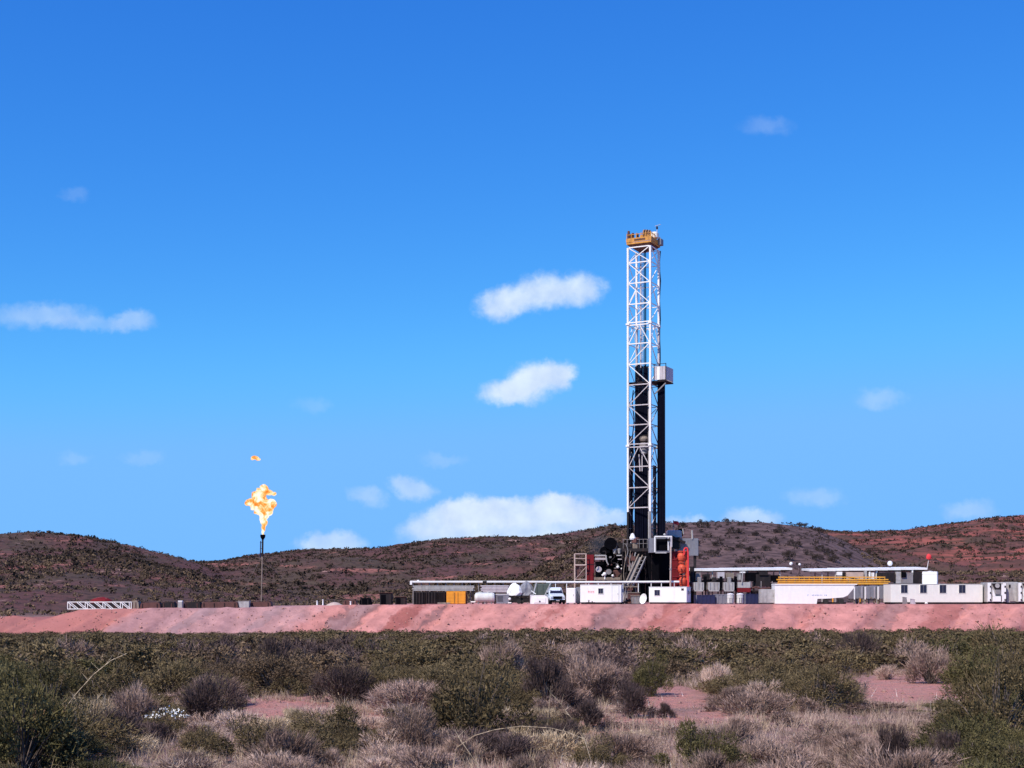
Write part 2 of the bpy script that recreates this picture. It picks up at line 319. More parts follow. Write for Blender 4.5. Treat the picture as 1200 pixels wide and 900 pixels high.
# ------------------------------------------------------------------ the raised drilling pad of dumped pink soil
def padmat():
    m = bpy.data.materials.new('pink_fill_soil'); m.use_nodes = True; t = m.node_tree; b = t.nodes['Principled BSDF']; b.inputs['Roughness'].default_value = .95
    b.inputs['Specular IOR Level'].default_value = .1
    g = t.nodes.new('ShaderNodeNewGeometry'); sp = t.nodes.new('ShaderNodeSeparateXYZ'); t.links.new(g.outputs['Position'], sp.inputs[0])
    nw = t.nodes.new('ShaderNodeTexNoise'); nw.inputs['Scale'].default_value = .55; nw.inputs['Detail'].default_value = 7; t.links.new(g.outputs['Position'], nw.inputs['Vector'])
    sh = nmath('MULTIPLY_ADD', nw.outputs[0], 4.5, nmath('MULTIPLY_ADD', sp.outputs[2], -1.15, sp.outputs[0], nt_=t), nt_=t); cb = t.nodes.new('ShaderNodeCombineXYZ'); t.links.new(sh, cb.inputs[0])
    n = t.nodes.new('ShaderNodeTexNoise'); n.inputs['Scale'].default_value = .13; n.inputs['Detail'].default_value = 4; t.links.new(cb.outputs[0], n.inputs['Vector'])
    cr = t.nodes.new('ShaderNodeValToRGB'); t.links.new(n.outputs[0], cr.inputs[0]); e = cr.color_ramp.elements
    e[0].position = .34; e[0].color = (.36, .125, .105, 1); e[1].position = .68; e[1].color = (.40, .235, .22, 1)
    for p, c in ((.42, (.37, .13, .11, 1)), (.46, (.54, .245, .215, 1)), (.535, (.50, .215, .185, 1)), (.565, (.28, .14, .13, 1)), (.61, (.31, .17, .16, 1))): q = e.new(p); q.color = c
    n2 = t.nodes.new('ShaderNodeTexNoise'); n2.inputs['Scale'].default_value = .6; n2.inputs['Detail'].default_value = 9; n2.inputs['Roughness'].default_value = .7; t.links.new(g.outputs['Position'], n2.inputs['Vector'])
    r = t.nodes.new('ShaderNodeMapRange'); t.links.new(n2.outputs[0], r.inputs[0]); r.inputs[1].default_value = .3; r.inputs[2].default_value = .7; r.inputs[3].default_value = .68; r.inputs[4].default_value = 1.18
    mx = t.nodes.new('ShaderNodeMixRGB'); mx.blend_type = 'MULTIPLY'; mx.inputs[0].default_value = 1; t.links.new(cr.outputs[0], mx.inputs[1]); t.links.new(r.outputs[0], mx.inputs[2])
    # redder soil to the left end
    r3 = t.nodes.new('ShaderNodeMapRange'); t.links.new(sp.outputs[0], r3.inputs[0]); r3.inputs[1].default_value = -42; r3.inputs[2].default_value = -47; r3.inputs[4].default_value = .8
    m3 = t.nodes.new('ShaderNodeMixRGB'); t.links.new(r3.outputs[0], m3.inputs[0]); t.links.new(mx.outputs[0], m3.inputs[1]); m3.inputs[2].default_value = (.36, .135, .115, 1)
    r4 = t.nodes.new('ShaderNodeMapRange'); t.links.new(sp.outputs[0], r4.inputs[0]); r4.inputs[1].default_value = 5; r4.inputs[2].default_value = 16; r4.inputs[4].default_value = .3
    m4 = t.nodes.new('ShaderNodeMixRGB'); t.links.new(r4.outputs[0], m4.inputs[0]); t.links.new(m3.outputs[0], m4.inputs[1])
    m5 = t.nodes.new('ShaderNodeMixRGB'); m5.blend_type = 'MULTIPLY'; m5.inputs[0].default_value = 1; m5.inputs[1].default_value = (.47, .20, .18, 1); t.links.new(r.outputs[0], m5.inputs[2]); t.links.new(m5.outputs[0], m4.inputs[2])
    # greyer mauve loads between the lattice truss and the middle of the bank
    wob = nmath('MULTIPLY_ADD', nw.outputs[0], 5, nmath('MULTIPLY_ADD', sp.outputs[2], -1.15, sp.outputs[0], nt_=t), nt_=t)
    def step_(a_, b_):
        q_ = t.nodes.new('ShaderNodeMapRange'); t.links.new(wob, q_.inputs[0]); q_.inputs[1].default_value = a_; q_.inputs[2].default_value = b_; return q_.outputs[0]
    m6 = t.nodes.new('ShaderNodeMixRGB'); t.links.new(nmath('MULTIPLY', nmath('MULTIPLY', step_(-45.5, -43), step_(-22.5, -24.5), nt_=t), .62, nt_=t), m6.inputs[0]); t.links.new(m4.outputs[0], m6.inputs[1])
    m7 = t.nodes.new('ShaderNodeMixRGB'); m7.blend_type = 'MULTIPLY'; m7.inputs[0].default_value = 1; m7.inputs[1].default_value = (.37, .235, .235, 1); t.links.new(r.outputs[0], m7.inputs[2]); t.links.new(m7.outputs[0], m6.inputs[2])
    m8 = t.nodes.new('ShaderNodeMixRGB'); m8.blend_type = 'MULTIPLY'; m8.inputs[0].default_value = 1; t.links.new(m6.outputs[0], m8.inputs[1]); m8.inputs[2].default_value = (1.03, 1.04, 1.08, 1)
    t.links.new(m8.outputs[0], b.inputs['Base Color'])
    bp = t.nodes.new('ShaderNodeBump'); bp.inputs['Strength'].default_value = .7; bp.inputs['Distance'].default_value = .2
    t.links.new(n2.outputs[0], bp.inputs['Height']); t.links.new(bp.outputs[0], b.inputs['Normal']); return m
px_ = np.arange(-95, 140.1, .45)
padl = np.array([pad_at(q_ / 167 * FPX + CX) for q_ in px_])
crest = np.interp(px_, [-95, -75, -62, -58.3, -55, -52.5, -50, -40, 140], [.2, .5, 1.7, 2.0, 1.6, 2.3, 2.78, PADZ, PADZ]); crest = np.where(px_ > -50, padl, crest)
crest = crest + (fbm(px_ / 2.2, px_ * 0, 3) - .5) * .22 * (px_ < 0) + (fbm(px_ / 5, px_ * 0, 3) - .5) * .16 + (fbm(px_ / .9, px_ * 0 + 3, 2) - .5) * .12
rows = []
for t_ in np.linspace(0, 1, 16):                     # front slope
    zz = -.3 + (crest + .3) * t_; s_ = px_ - 1.25 * zz
    tri = (fbm(s_ / 4.2 + 8, s_ * 0 + 1, 3) - .5) * 3.4 + (((s_ / 8.3 + fbm(s_ / 11, s_ * 0 + 7, 2) * 2.4) % 1) ** 1.6 - .5) * 1.7
    yy_ = 159.2 + 5.6 * t_ - (1 - t_) * .4 * np.sin(px_ / 9) + tri * (1 - .5 * t_) + (fbm(px_ / 1.1, zz * 1.1 + 5, 3) - .5) * .9
    rows.append(np.stack([px_, yy_, zz], -1))
lip = rows[-1].copy()
for dy, zf in ((.7, 1.0), (2.5, 1), (8, 1), (30, 1), (70, 1), (96, 1), (104, 0)):
    q = lip.copy(); q[:, 1] = (lip[:, 1] + dy) if dy < 3 else 165 + dy
    base = np.where(px_ > -51, padl - .02, crest - .25); q[:, 2] = base if zf else -.3
    if zf and dy > 3: q[:, 2] = np.minimum(q[:, 2], base)
    rows.append(q)
P_ = np.stack(rows); nr, nc = P_.shape[:2]; jj = (np.arange(nr - 1)[:, None] * nc + np.arange(nc - 1)[None]).ravel()
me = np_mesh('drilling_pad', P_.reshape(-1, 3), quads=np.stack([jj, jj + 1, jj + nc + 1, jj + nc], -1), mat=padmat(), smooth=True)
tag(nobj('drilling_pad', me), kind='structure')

# loose stones and clods lying on the slope of the pad
rg = np.random.default_rng(3); n = 2600; ri = rg.integers(1, 15, n); ci = rg.integers(60, nc - 120, n); c_ = P_[ri, ci] + rg.normal(size=(n, 3)) * np.array([.3, .05, .05])
tri_v = np.array([(1, 0, -.4), (-.5, .87, -.4), (-.5, -.87, -.4), (0, 0, .8)]); s_ = rg.uniform(.04, .13, n) * (1 + 1.2 * (rg.random(n) > .93))
a_ = rg.uniform(0, 6.28, n); v = tri_v[None] * s_[:, None, None]; v = np.stack([v[..., 0] * np.cos(a_)[:, None] - v[..., 1] * np.sin(a_)[:, None], v[..., 0] * np.sin(a_)[:, None] + v[..., 1] * np.cos(a_)[:, None], v[..., 2] * .8], -1) + c_[:, None]
f_ = (np.array([(0, 2, 1), (0, 1, 3), (1, 2, 3), (2, 0, 3)])[None] + 4 * np.arange(n)[:, None, None]).reshape(-1, 3)
o = nobj('loose_stones', np_mesh('loose_stones', v.reshape(-1, 3), None, f_, mk('clod_soil', (.42, .21, .18), .95, var=.35))); tag(o, 'loose stones and clods lying on the slope of the pink embankment', 'stones', kind='stuff')

# pebbles and litter on the bare clearings
rg = np.random.default_rng(9); vv, ff = [], []; n = 0
for a_, b_, c_, d_ in BARE:
    for _ in range(420):
        px, py = a_ + rg.normal() * c_ * .55, b_ + rg.normal() * d_ * .55; D_ = gd(py); x, y = X(px, D_), D_; s_ = rg.uniform(.015, .06) * (1 + 1.5 * (rg.random() > .93)); z = float(terrain(x, y)); k_ = rg.uniform(0, 6.28)
        vv += [(x + s_ * math.cos(k_ + q * 2.09), y + s_ * math.sin(k_ + q * 2.09), z - .01) for q in range(3)] + [(x, y, z + s_ * .8)]; ff += [(n, n + 2, n + 1), (n, n + 1, n + 3), (n + 1, n + 2, n + 3), (n + 2, n, n + 3)]; n += 4
tag(nobj('pebbles', np_mesh('pebbles', np.array(vv), None, np.array(ff), mk('pebble_soil', (.30, .17, .145), .95, var=.5))), 'small pebbles and litter on the bare pink soil clearings', 'stones', kind='stuff')
# ------------------------------------------------------------------ helpers for equipment on the pad
def pb(mb, a, b, t, u, D, dy):       # box seen from column a to b and row t (top) to u (bottom), front face at D
    x0, x1, z1, z0 = X(a, D), X(b, D), Z(t, D), max(Z(u, D), PADZ) if u > 705 else Z(u, D)
    if u > 705: z0 = PADZ
    return mb.box(((x0 + x1) / 2, D + dy / 2, (z0 + z1) / 2), (x1 - x0, dy, z1 - z0))
def wp(px, py, D): return (X(px, D), D, Z(py, D))
def base(px, D, z=None): return (X(px, D), D, (PADZ if px > 500 else pad_at(px)) if z is None else z)

# ---- cabins: local frame, front wall at -y
def cabin(label, a, b, top, D, depth, rz, mat='white', windows=(), doors=(), seams=6, roof_box=None, cat='cabin', name='site_cabin', group=None):
    k = D / FPX; W = (b - a) * k / math.cos(rz); H = Z(top, D) - PADZ
    c = Matrix.Rotation(rz, 3, 'Z') @ Vector((W / 2, depth / 2, 0)); t = thing(name, label, cat, (X(a, D) + c.x, D + c.y, PADZ), rz, group)
    b0 = .22; mb = MB(); mb.bbox((0, 0, b0 + (H - b0) / 2), (W, depth, H - b0), .03); part('body', mb, mat, t)
    sk = MB()
    for s in (-1, 1): sk.box((0, s * (depth / 2 - .15), b0 / 2), (W - .2, .14, b0))
    for i in range(5): sk.box((-W / 2 + .4 + (W - .8) * i / 4, 0, b0 / 2 + .003), (.12, depth - .5, b0 - .02))
    part('skid', sk, 'dark', t)
    for i in range(1, seams):                       # cover strips between the wall panels
        x = -W / 2 + W * i / seams
        if any(abs(x - (-W / 2 + f * W)) < ww * .62 for f, ww, *_ in list(windows) + list(doors)): continue
        part('panel_strip', MB().box((x, -depth / 2 - .006, b0 + (H - b0) / 2), (.05, .016, H - b0 - .12)), mat, t)
    part('roof_trim', MB().box((0, 0, H + .012), (W + .06, depth + .06, .05)), 'lgrey' if mat != 'white' else mat, t)
    for f, ww, z0, hh in windows:
        x = -W / 2 + f * W; zc = z0 + hh / 2
        fr = MB()
        for s in (-1, 1): fr.box((x + s * ww / 2, -depth / 2 - .02, zc), (.05, .05, hh + .05)); fr.box((x, -depth / 2 - .02, zc + s * hh / 2), (ww - .05, .05, .05))
        wf = part('window', fr, 'cream', t)
        part('pane', MB().box((x, -depth / 2 - .006, zc), (ww - .05, .012, hh - .05)), 'glass', wf)
        part('mullion', MB().box((x, -depth / 2 - .016, zc), (.03, .02, hh - .05)), 'grey', wf)
    for f, ww, z0, hh in doors:
        x = -W / 2 + f * W; dr = part('door', MB().box((x, -depth / 2 - .015, z0 + hh / 2), (ww, .03, hh)), mat, t)
        fr = MB()
        for s in (-1, 1): fr.box((x + s * (ww / 2 + .02), -depth / 2 - .012, z0 + hh / 2), (.03, .024, hh))
        fr.box((x, -depth / 2 - .012, z0 + hh + .015), (ww + .07, .024, .03)); part('door_frame', fr, 'lgrey', t)
        part('handle', MB().box((x + ww * .36, -depth / 2 - .05, z0 + hh * .48), (.04, .04, .16)), 'grey', dr)
    part('air_conditioner', MB().bbox((W / 2 + .12, -depth * .1, H * .7), (.24, .6, .42), .02), 'lgrey', t)
    return t, W, H
# white cabin below the ramp
c1, W1, H1 = cabin('white site cabin with faint red lettering and one dark window, left of the grey skip', 680, 727.5, 685.5, 169, 2.4, R(-9),
    windows=[(.50, .62, 1.22, .68)], doors=[(.86, .78, .3, 1.9)], seams=4)
lt = MB()
for i, (dx, wd) in enumerate(((-.34, .1), (-.2, .06), (-.1, .12), (.06, .1), (.2, .05), (.3, .1))):
    lt.box((-W1 / 2 + W1 * .27 + dx, -1.2 - .004, 1.52), (wd, .008, .1 if i % 2 else .14)); lt.box((-W1 / 2 + W1 * .27 + dx, -1.2 - .004, 1.36), (wd * 1.2, .008, .06))
part('lettering', lt, 'rlogo', c1)
vl = MB().path([(-W1 / 2 + .95, -1.5, .3), (-W1 / 2 + 1.2, -1.5, .42), (-W1 / 2 + 1.5, -1.5, .3)], .07); 
vt = thing('valve_assembly', 'small dark valve assembly on the ground in front of the white cabin with red lettering', 'valve', base(692, 166.6))
v_ = MB(); v_.tube((-.55, 0, .16), (.55, 0, .16), .09, n=8); v_.tube((-.2, 0, .1), (-.2, 0, .42), .07, n=8); v_.tube((.2, 0, .1), (.2, 0, .36), .06, n=8)
part('pipe', v_, 'dark', vt); part('handwheel', MB().lathe((-.2, 0, .44), [(.02, 0), (.17, .01), (.17, .04), (.02, .05)], 12), 'dark', vt)
for s in (-.42, .42): part('foot', MB().box((s, 0, .045), (.1, .3, .09)), 'dark', vt)
c2, W2, H2 = cabin('white site cabin with grey window and small square vent, beside the red separator tower', 760.5, 803, 688, 169.5, 2.6, R(-18),
    windows=[(.22, .7, 1.0, .72)], doors=[], seams=3)
part('vent', MB().box((W2 / 2 - .5, -1.3 - .012, 1.75), (.3, .03, .24)), 'dark', c2)
part('door', MB().box((0.35, -1.3 - .012, 1.15), (.8, .026, 1.7)), 'white', c2)
c3, W3, H3 = cabin('long white cabin with four dark square windows, below the right end of the shed roof', 1044, 1153, 684.5, 170, 3.0, R(2),
    mat='cream', windows=[(.145, .86, 1.3, 1.04), (.353, .86, 1.3, 1.04), (.565, .86, 1.3, 1.04), (.775, .86, 1.3, 1.04)], doors=[], seams=11)
# white box standing on the long cabin's roof
t = thing('water_tank', 'white square water tank standing on the roof of the long four windowed cabin', 'tank', (X(1090, 172), 172, PADZ + H3 + .04), R(-20))
part('shell', MB().bbox((0, 0, .75), (1.75, 1.6, 1.5), .05), 'white', t); part('lid', MB().lathe((0, 0, 1.5), [(.3, 0), (.3, .08), (.05, .12)], 12), 'lgrey', t)
for s in (-.45, .45): part('band', MB().box((0, 0, .75 + s), (1.79, 1.64, .06)), 'cream', t)
# white cupboard left of c1
def locker(a, b, top, D, depth, rz, label, mat, group=None, doors=2):
    W = (b - a) * D / FPX; H = Z(top, D) - PADZ; t = thing('equipment_locker', label, 'locker', (X((a + b) / 2, D), D + depth / 2, PADZ), rz, group)
    part('body', MB().bbox((0, 0, .12 + (H - .12) / 2), (W, depth, H - .12), .03), mat, t)
    for s in (-1, 1): part('foot', MB().box((s * (W / 2 - .15), 0, .06), (.16, depth * .8, .12)), 'dark', t)
    for i in range(doors):
        x = -W / 2 + W * (i + .5) / doors; d_ = part('door', MB().box((x, -depth / 2 - .012, .12 + (H - .12) / 2), (W / doors - .08, .024, H - .3)), mat, t)
        part('handle', MB().box((x + W / doors * .3, -depth / 2 - .04, H * .55), (.04, .03, .2)), 'grey', d_)
    return t
locker(664.5, 675, 689, 169.2, 1.2, R(-8), 'narrow white locker between the front facing pickup and the lettered cabin', 'white', doors=1)
locker(675.5, 680.2, 688, 170.4, .9, 0, 'narrow grey locker wedged against the left end of the lettered cabin', 'bgrey', doors=1)
locker(891, 907.5, 690.5, 170, 1.2, 0, 'grey white equipment cupboard at the left end of the big white tank', 'lgrey', doors=2)

# ---- orange container
t = thing('shipping_container', 'orange container with double doors standing left of the white tank', 'container', base(534.5, 171), 0)
k = 171 / FPX; W = 22.5 * k; H = Z(693, 171) - PADZ
part('body', MB().bbox((0, 1.2, H / 2), (W, 2.4, H), .03), 'orange', t)
for s in (-1, 1):
    d_ = part('door', MB().box((s * W / 4, -.03, H / 2), (W / 2 - .09, .05, H - .14)), 'orange', t)
    part('lock_bar', MB().tube((s * .22, -.09, .12), (s * .22, -.09, H - .12), .022), 'rust', d_)
    rb = MB()
    for i in range(3): rb.box((s * W / 4, -.062, H * (.25 + .25 * i)), (W / 2 - .2, .02, .05))
    part('rib', rb, 'orange', d_)
t = thing('standpipe', 'rust red post beside the right side of the orange container', 'post', base(546.8, 171.4))
part('post', MB().box((0, 0, .7), (.16, .16, 1.4)), 'rust', t); part('foot_plate', MB().box((0, 0, .02), (.3, .3, .04)), 'rust', t)

# ---- white tank and low grey container next to it
t = thing('water_tank', 'long low white tank with rounded ends, right of the orange container', 'tank', base(568, 170.5))
W = 24 * 170.5 / FPX; prof = []
for i in range(15):
    a_ = math.pi * 2 * i / 14
mb = MB(); n = 16; vs = []; xs = [(-W / 2, .55), (-W / 2 + .12, .9), (-W / 2 + .35, 1), (W / 2 - .35, 1), (W / 2 - .12, .9), (W / 2, .55)]
for x_, s_ in xs:
    for i in range(n): a_ = 2 * math.pi * i / n; vs.append((x_, .8 + math.cos(a_) * .78 * s_, .78 + math.sin(a_) * .62 * s_))
fs = [(j * n + i, j * n + (i + 1) % n, (j + 1) * n + (i + 1) % n, (j + 1) * n + i) for j in range(5) for i in range(n)] + [tuple(range(n)), tuple(range(6 * n - 1, 5 * n - 1, -1))]
mb.add(vs, fs); part('shell', mb, 'ltank', t, smooth=False)
for s in (-.8, 0, .8): part('saddle', MB().box((s, .8, .1), (.14, 1.2, .2)), 'grey', t)
for s in (-.5, .5): part('hatch', MB().lathe((s, .8, 1.4), [(.22, 0), (.22, .08), (.05, .1)], 10), 'ltank', t)
part('valve', MB().tube((-W / 2 - .45, .8, .25), (-W / 2 + .1, .8, .25), .09, n=8), 'white', t)
t = thing('generator_box', 'low slate grey generator box with pale lid between white tank and tarpaulin heaps', 'generator', base(589, 171))
pb_ = MB(); pb_.bbox((0, .8, .6), (1.55, 1.6, 1.1), .05); part('housing', pb_, 'bgrey', t)
part('lid', MB().box((.1, .8, 1.19), (1.9, 1.7, .07)), 'white', t)
lo = MB()
for i in range(5): lo.box((-.3, -.015, .35 + i * .14), (.7, .03, .05))
part('louvre', lo, 'dark', t)
part('bumper', MB().box((.86, -.1, .16), (.4, .2, .14)), 'white', t); part('lamp', MB().sphere((.86, -.05, .62), .17, 10, 6), 'white', t)

# ---- sheeted heaps on low dark trailers
def heap(label, px, D, w_, h_, z0, mat, seed, peaks):
    t = thing('sheeted_load', label, 'covered load', (X(px, D), D, PADZ)); rg = random.Random(seed)
    n = 14; vs = []; fs = []
    rings = [(1.0, 0), (1.02, .22), (.9, .5), (.62, .78), (.28, .95), (0.02, 1.02)]
    for r_, zz in rings:
        for i in range(n):
            a_ = 2 * math.pi * i / n; q = 1 + rg.uniform(-.07, .07) * (r_ > .1); pk = (1 + .22 * math.cos(a_ * peaks + 1)) if .2 < zz < .99 else 1
            vs.append((math.cos(a_) * w_ / 2 * r_ * q * pk, math.sin(a_) * w_ / 2.4 * r_ * q * pk, z0 + h_ * zz * (1 + rg.uniform(-.05, .05))))
    for j in range(len(rings) - 1):
        for i in range(n): fs.append((j * n + i, j * n + (i + 1) % n, (j + 1) * n + (i + 1) % n, (j + 1) * n + i))
    part('tarpaulin', MB().add(vs, fs + [tuple(range(n - 1, -1, -1))]), mat, t)
    part('trailer_deck', MB().box((0, 0, z0 - .12), (w_ * .98, w_ * .8, .2)), 'dark', t)
    part('load_side', MB().box((0, 0, (z0 - .22) * .62), (w_ * .9, w_ * .7, (z0 - .22) * .7)), 'dark', t)
    for s in (-.32, .32): part('wheel', MB().tube((s * w_, -w_ * .42, .3), (s * w_, -w_ * .3, .3), .3, n=14), 'rubber', t)
    rp = MB(); rp.path([(-w_ * .5, -w_ * .36, z0), (-w_ * .25, -w_ * .3, z0 + h_ * .7), (0.05, 0, z0 + h_ * 1.03)], .02); part('rope', rp, 'lgrey', t)
heap('white tarpaulin heap with two humps on a dark trailer, behind the grey generator box', 603, 174, 1.65, 1.55, 1.05, 'white', 3, 2)
heap('grey gabled tarpaulin heap on a dark trailer, right of the white one', 617, 174.4, 1.9, 1.7, 1.05, 'bgrey', 5, 3)
locker(621.2, 624.5, 697, 170, .5, 0, 'narrow pinkish grey post box in front of the tarpaulin heaps', 'lav', doors=1)

# ---- low white skid with raking struts
t = thing('utility_skid', 'low white utility skid with two tall raking white struts, left of the pickup', 'skid', base(632, 169.5))
k = 169.5 / FPX; W = 21 * k; H = Z(697.5, 169.5) - PADZ
part('hull', MB().prism([(-W / 2, .02), (W / 2, .02), (W / 2 - .05, H * .75), (W / 2 - .4, H), (-W / 2 + .45, H), (-W / 2 + .12, H * .9)], 0, 1.5), 'white', t)
part('front_plate', MB().bbox((.05, -.03, H * .42), (W * .66, .05, H * .55), .01), 'white', t); part('latch', MB().box((.05, -.08, .32), (.16, .05, .16)), 'dark', t)
for x_, x2 in ((-.72, -.3), (.72, 1.45)): part('strut', MB().beam((x_, 1.6, H), (x2, 1.9, Z(682.5, 171) - PADZ), .11), 'lgrey', t)
part('cross_brace', MB().beam((-.95, 1.6, H + .55), (-.4, 1.6, H + .15), .09), 'white', t)
t = thing('fuel_tank', 'dull green tank behind the raking struts of the white skid', 'tank', base(636, 173.2))
part('shell', MB().bbox((0, .8, 1.35), (2.2, 1.6, 2.3), .08), 'green', t)
for s in (-.7, 0, .7): part('rib', MB().box((s, -.03, 1.35), (.07, .06, 2.2)), 'green', t)
part('base_frame', MB().box((0, .8, .1), (2.3, 1.6, .2)), 'dark', t)
# ---- pickup truck seen from the front
t = thing('parked_pickup', 'pale blue white pickup truck parked facing the camera between skid and narrow locker', 'pickup truck', base(653.5, 169.8), R(6))
k = 169.8 / FPX; W = 18.6 * k; Hc = Z(687.8, 169.8) - PADZ
def sect(y, pts): return [(x * W / 2, y, z * Hc) for x, z in pts]
# body by cross sections from nose to tail (half outlines mirrored)
def shell(secs):
    vs, fs = [], []; n = len(secs[0][1]) * 2
    for y, half in secs:
        vs += [(x * W / 2, y, z * Hc) for x, z in half] + [(-x * W / 2, y, z * Hc) for x, z in reversed(half)]
    for j in range(len(secs) - 1):
        for i in range(n): fs.append((j * n + i, j * n + (i + 1) % n, (j + 1) * n + (i + 1) % n, (j + 1) * n + i))
    return MB().add(vs, fs + [tuple(range(n - 1, -1, -1)), tuple(range((len(secs) - 1) * n, len(secs) * n))])
hood = [(.0, .55), (.7, .55), (.9, .49), (.98, .36), (.96, .22)]
cab = [(0, .985), (.6, .985), (.74, .95), (.97, .58), (1, .42), (.97, .2)]
body = shell([(0, [(.0, .50), (.66, .49), (.86, .44), (.93, .33), (.92, .22)]), (.12, [(0, .54), (.7, .535), (.9, .48), (.98, .36), (.96, .22)]), (1.15, [(0, .60), (.72, .59), (.93, .53), (1, .38), (.98, .22)])])
part('bonnet', body, 'truck', t)
part('cab', shell([(1.14, [(0, .62), (.5, .62), (.86, .60), (.95, .56), (1, .42), (.98, .22)]), (1.75, cab), (3.2, cab), (3.4, [(0, .9), (.55, .9), (.7, .88), (.96, .57), (1, .42), (.97, .2)])]), 'truck', t)
part('cargo_bed', MB().box((0, 4.2, Hc * .39), (W * .96, 1.5, Hc * .36)), 'truck', t)
wy0, wy1 = 1.16, 1.72
part('windscreen', MB().add([(-W * .41, wy0 - .03, Hc * .635), (W * .41, wy0 - .03, Hc * .635), (W * .33, wy1 - .03, Hc * .93), (-W * .33, wy1 - .03, Hc * .93), (-W * .41, wy0 + .1, Hc * .62), (W * .41, wy0 + .1, Hc * .62), (W * .33, wy1 + .1, Hc * .92), (-W * .33, wy1 + .1, Hc * .92)],
    [(0, 1, 2, 3), (7, 6, 5, 4), (0, 4, 5, 1), (1, 5, 6, 2), (2, 6, 7, 3), (3, 7, 4, 0)]), 'glass', t)
part('grille', MB().box((0, -.02, Hc * .37), (W * .56, .08, Hc * .16)), 'black', t)
part('bumper', MB().bbox((0, -.08, Hc * .19), (W * .94, .22, Hc * .11), .03), 'black', t)
for s in (-1, 1):
    part('headlight', MB().box((s * W * .375, -.01, Hc * .385), (W * .13, .09, Hc * .09)), 'chrome', t)
    mi = part('wing_mirror', MB().box((s * (W / 2 + .1), 1.35, Hc * .63), (.18, .1, .22)), 'black', t)
    for y in (.65, 3.9):
        wh = part('wheel', MB(), 'rubber', t); 
        wm = MB().tube((s * (W / 2 - .24), y, .36), (s * (W / 2 - .0), y, .36), .36, n=18)
        wh.data.from_pydata([tuple(v) for v in wm.v], [], wm.f)
        part('rim', MB().tube((s * (W / 2 - .02), y, .36), (s * (W / 2 + .015), y, .36), .2, n=12), 'lgrey', wh)
part('number_plate', MB().box((0, -.2, Hc * .2), (.42, .02, .12)), 'lgrey', t)

# ---- pipe rack with long white rail, ribbed tanks and dark tanks below
D = 178
t = thing('pipe_rack', 'long low pipe rack with a white top rail running left from the rig', 'pipe rack', base(560, D))
part('top_rail', MB().box(((X(481, D) + X(640, D)) / 2, D, Z(681.6, D)), (X(640, D) - X(481, D), .5, .22)), 'white', t, True)
part('end_cap', MB().box((X(481.8, D), D, Z(683.2, D)), (.28, .6, .42)), 'white', t, True)
for i in range(17):
    px = 484 + i * 9.6; part('post', MB().box((X(px, D), D + .1, (Z(682.7, D) + PADZ) / 2), (.12, .16, Z(682.7, D) - PADZ)), 'grey', t, True)
part('joint_bracket', MB().box((X(568, D), D - .26, Z(682.2, D)), (.5, .06, .3)), 'dark', t, True)
part('joint_bracket', MB().box((X(490, D), D - .05, Z(680.2, D)), (.25, .2, .12)), 'white', t, True)
t = thing('flow_line', 'thin pale pipe carried on short posts across the front of the rig', 'pipe', base(715, 174.5))
part('pipe', MB().tube(wp(640, 682.4, 174.5), wp(796, 681.8, 174.5), .14, n=8), 'mast', t, True)
for px in (651, 664, 690, 701, 716, 730, 748, 763, 775, 790): part('support', MB().box((X(px, 174.5), 174.5, (PADZ + Z(683, 174.5)) / 2), (.09, .09, Z(683, 174.5) - PADZ)), 'mast', t, True)
def bundle(name, label, cat, a, b, t0, t1, D, n, rows_, mat, r=None):
    t = thing(name, label, cat, base((a + b) / 2, D)); z0, z1 = Z(t1, D), Z(t0, D); r = (z1 - z0) / rows_ / 2
    for i in range(rows_):
        for j in range(2):
            part('pipe', MB().tube((X(a, D) + RNG.uniform(0, .3), D + j * 2 * r, z0 + r + 2 * r * i), (X(b, D) - RNG.uniform(0, .3), D + j * 2 * r, z0 + r + 2 * r * i), r * .96, n=8), mat, t, True)
    for px in (a + 3, (a + b) / 2, b - 3): part('bearer', MB().box((X(px, D), D + r, (PADZ + z0) / 2), (.22, .5, z0 - PADZ)), 'dark', t, True)
bundle('pipe_stack', 'stack of pale grey pipes lying under the long white rail above the dark tanks', 'pipe stack', 483, 557, 686.3, 692.6, 177.2, 0, 4, 'lgrey')
bundle('pipe_stack', 'stack of mauve grey pipes lying behind the low white tank', 'pipe stack', 563, 597, 686, 694.5, 177.2, 0, 5, 'lav')
for a, b, tp, lab in ((484.5, 498, 693.2, 'dark tank left of three below the pale pipe stack'), (498.8, 512.5, 693.4, 'dark tank in the middle of three below the pale pipe stack'), (513, 522.5, 693.6, 'dark tank right of three, touching the orange container')):
    t = thing('mud_tank', lab, 'tank', base((a + b) / 2, 173), group='dark tanks under the pipe stack'); W = (b - a) * 173 / FPX; H = Z(tp, 173) - PADZ
    part('shell', MB().bbox((0, 1, H / 2), (W, 2, H), .04), 'dark', t)
    for i in range(4): part('rib', MB().box((-W / 2 + W * (i + .5) / 4, -.04, H / 2), (.07, .07, H - .1)), 'black', t)
t = thing('timber_sleeper', 'pale sleeper lying on the ground at the foot of the orange container', 'sleeper', base(520, 169))
part('beam', MB().bbox((0, 0, .1), (1.5, .25, .18), .02), 'beige', t); part('strap', MB().box((.3, 0, .1), (.06, .27, .2)), 'rust', t)
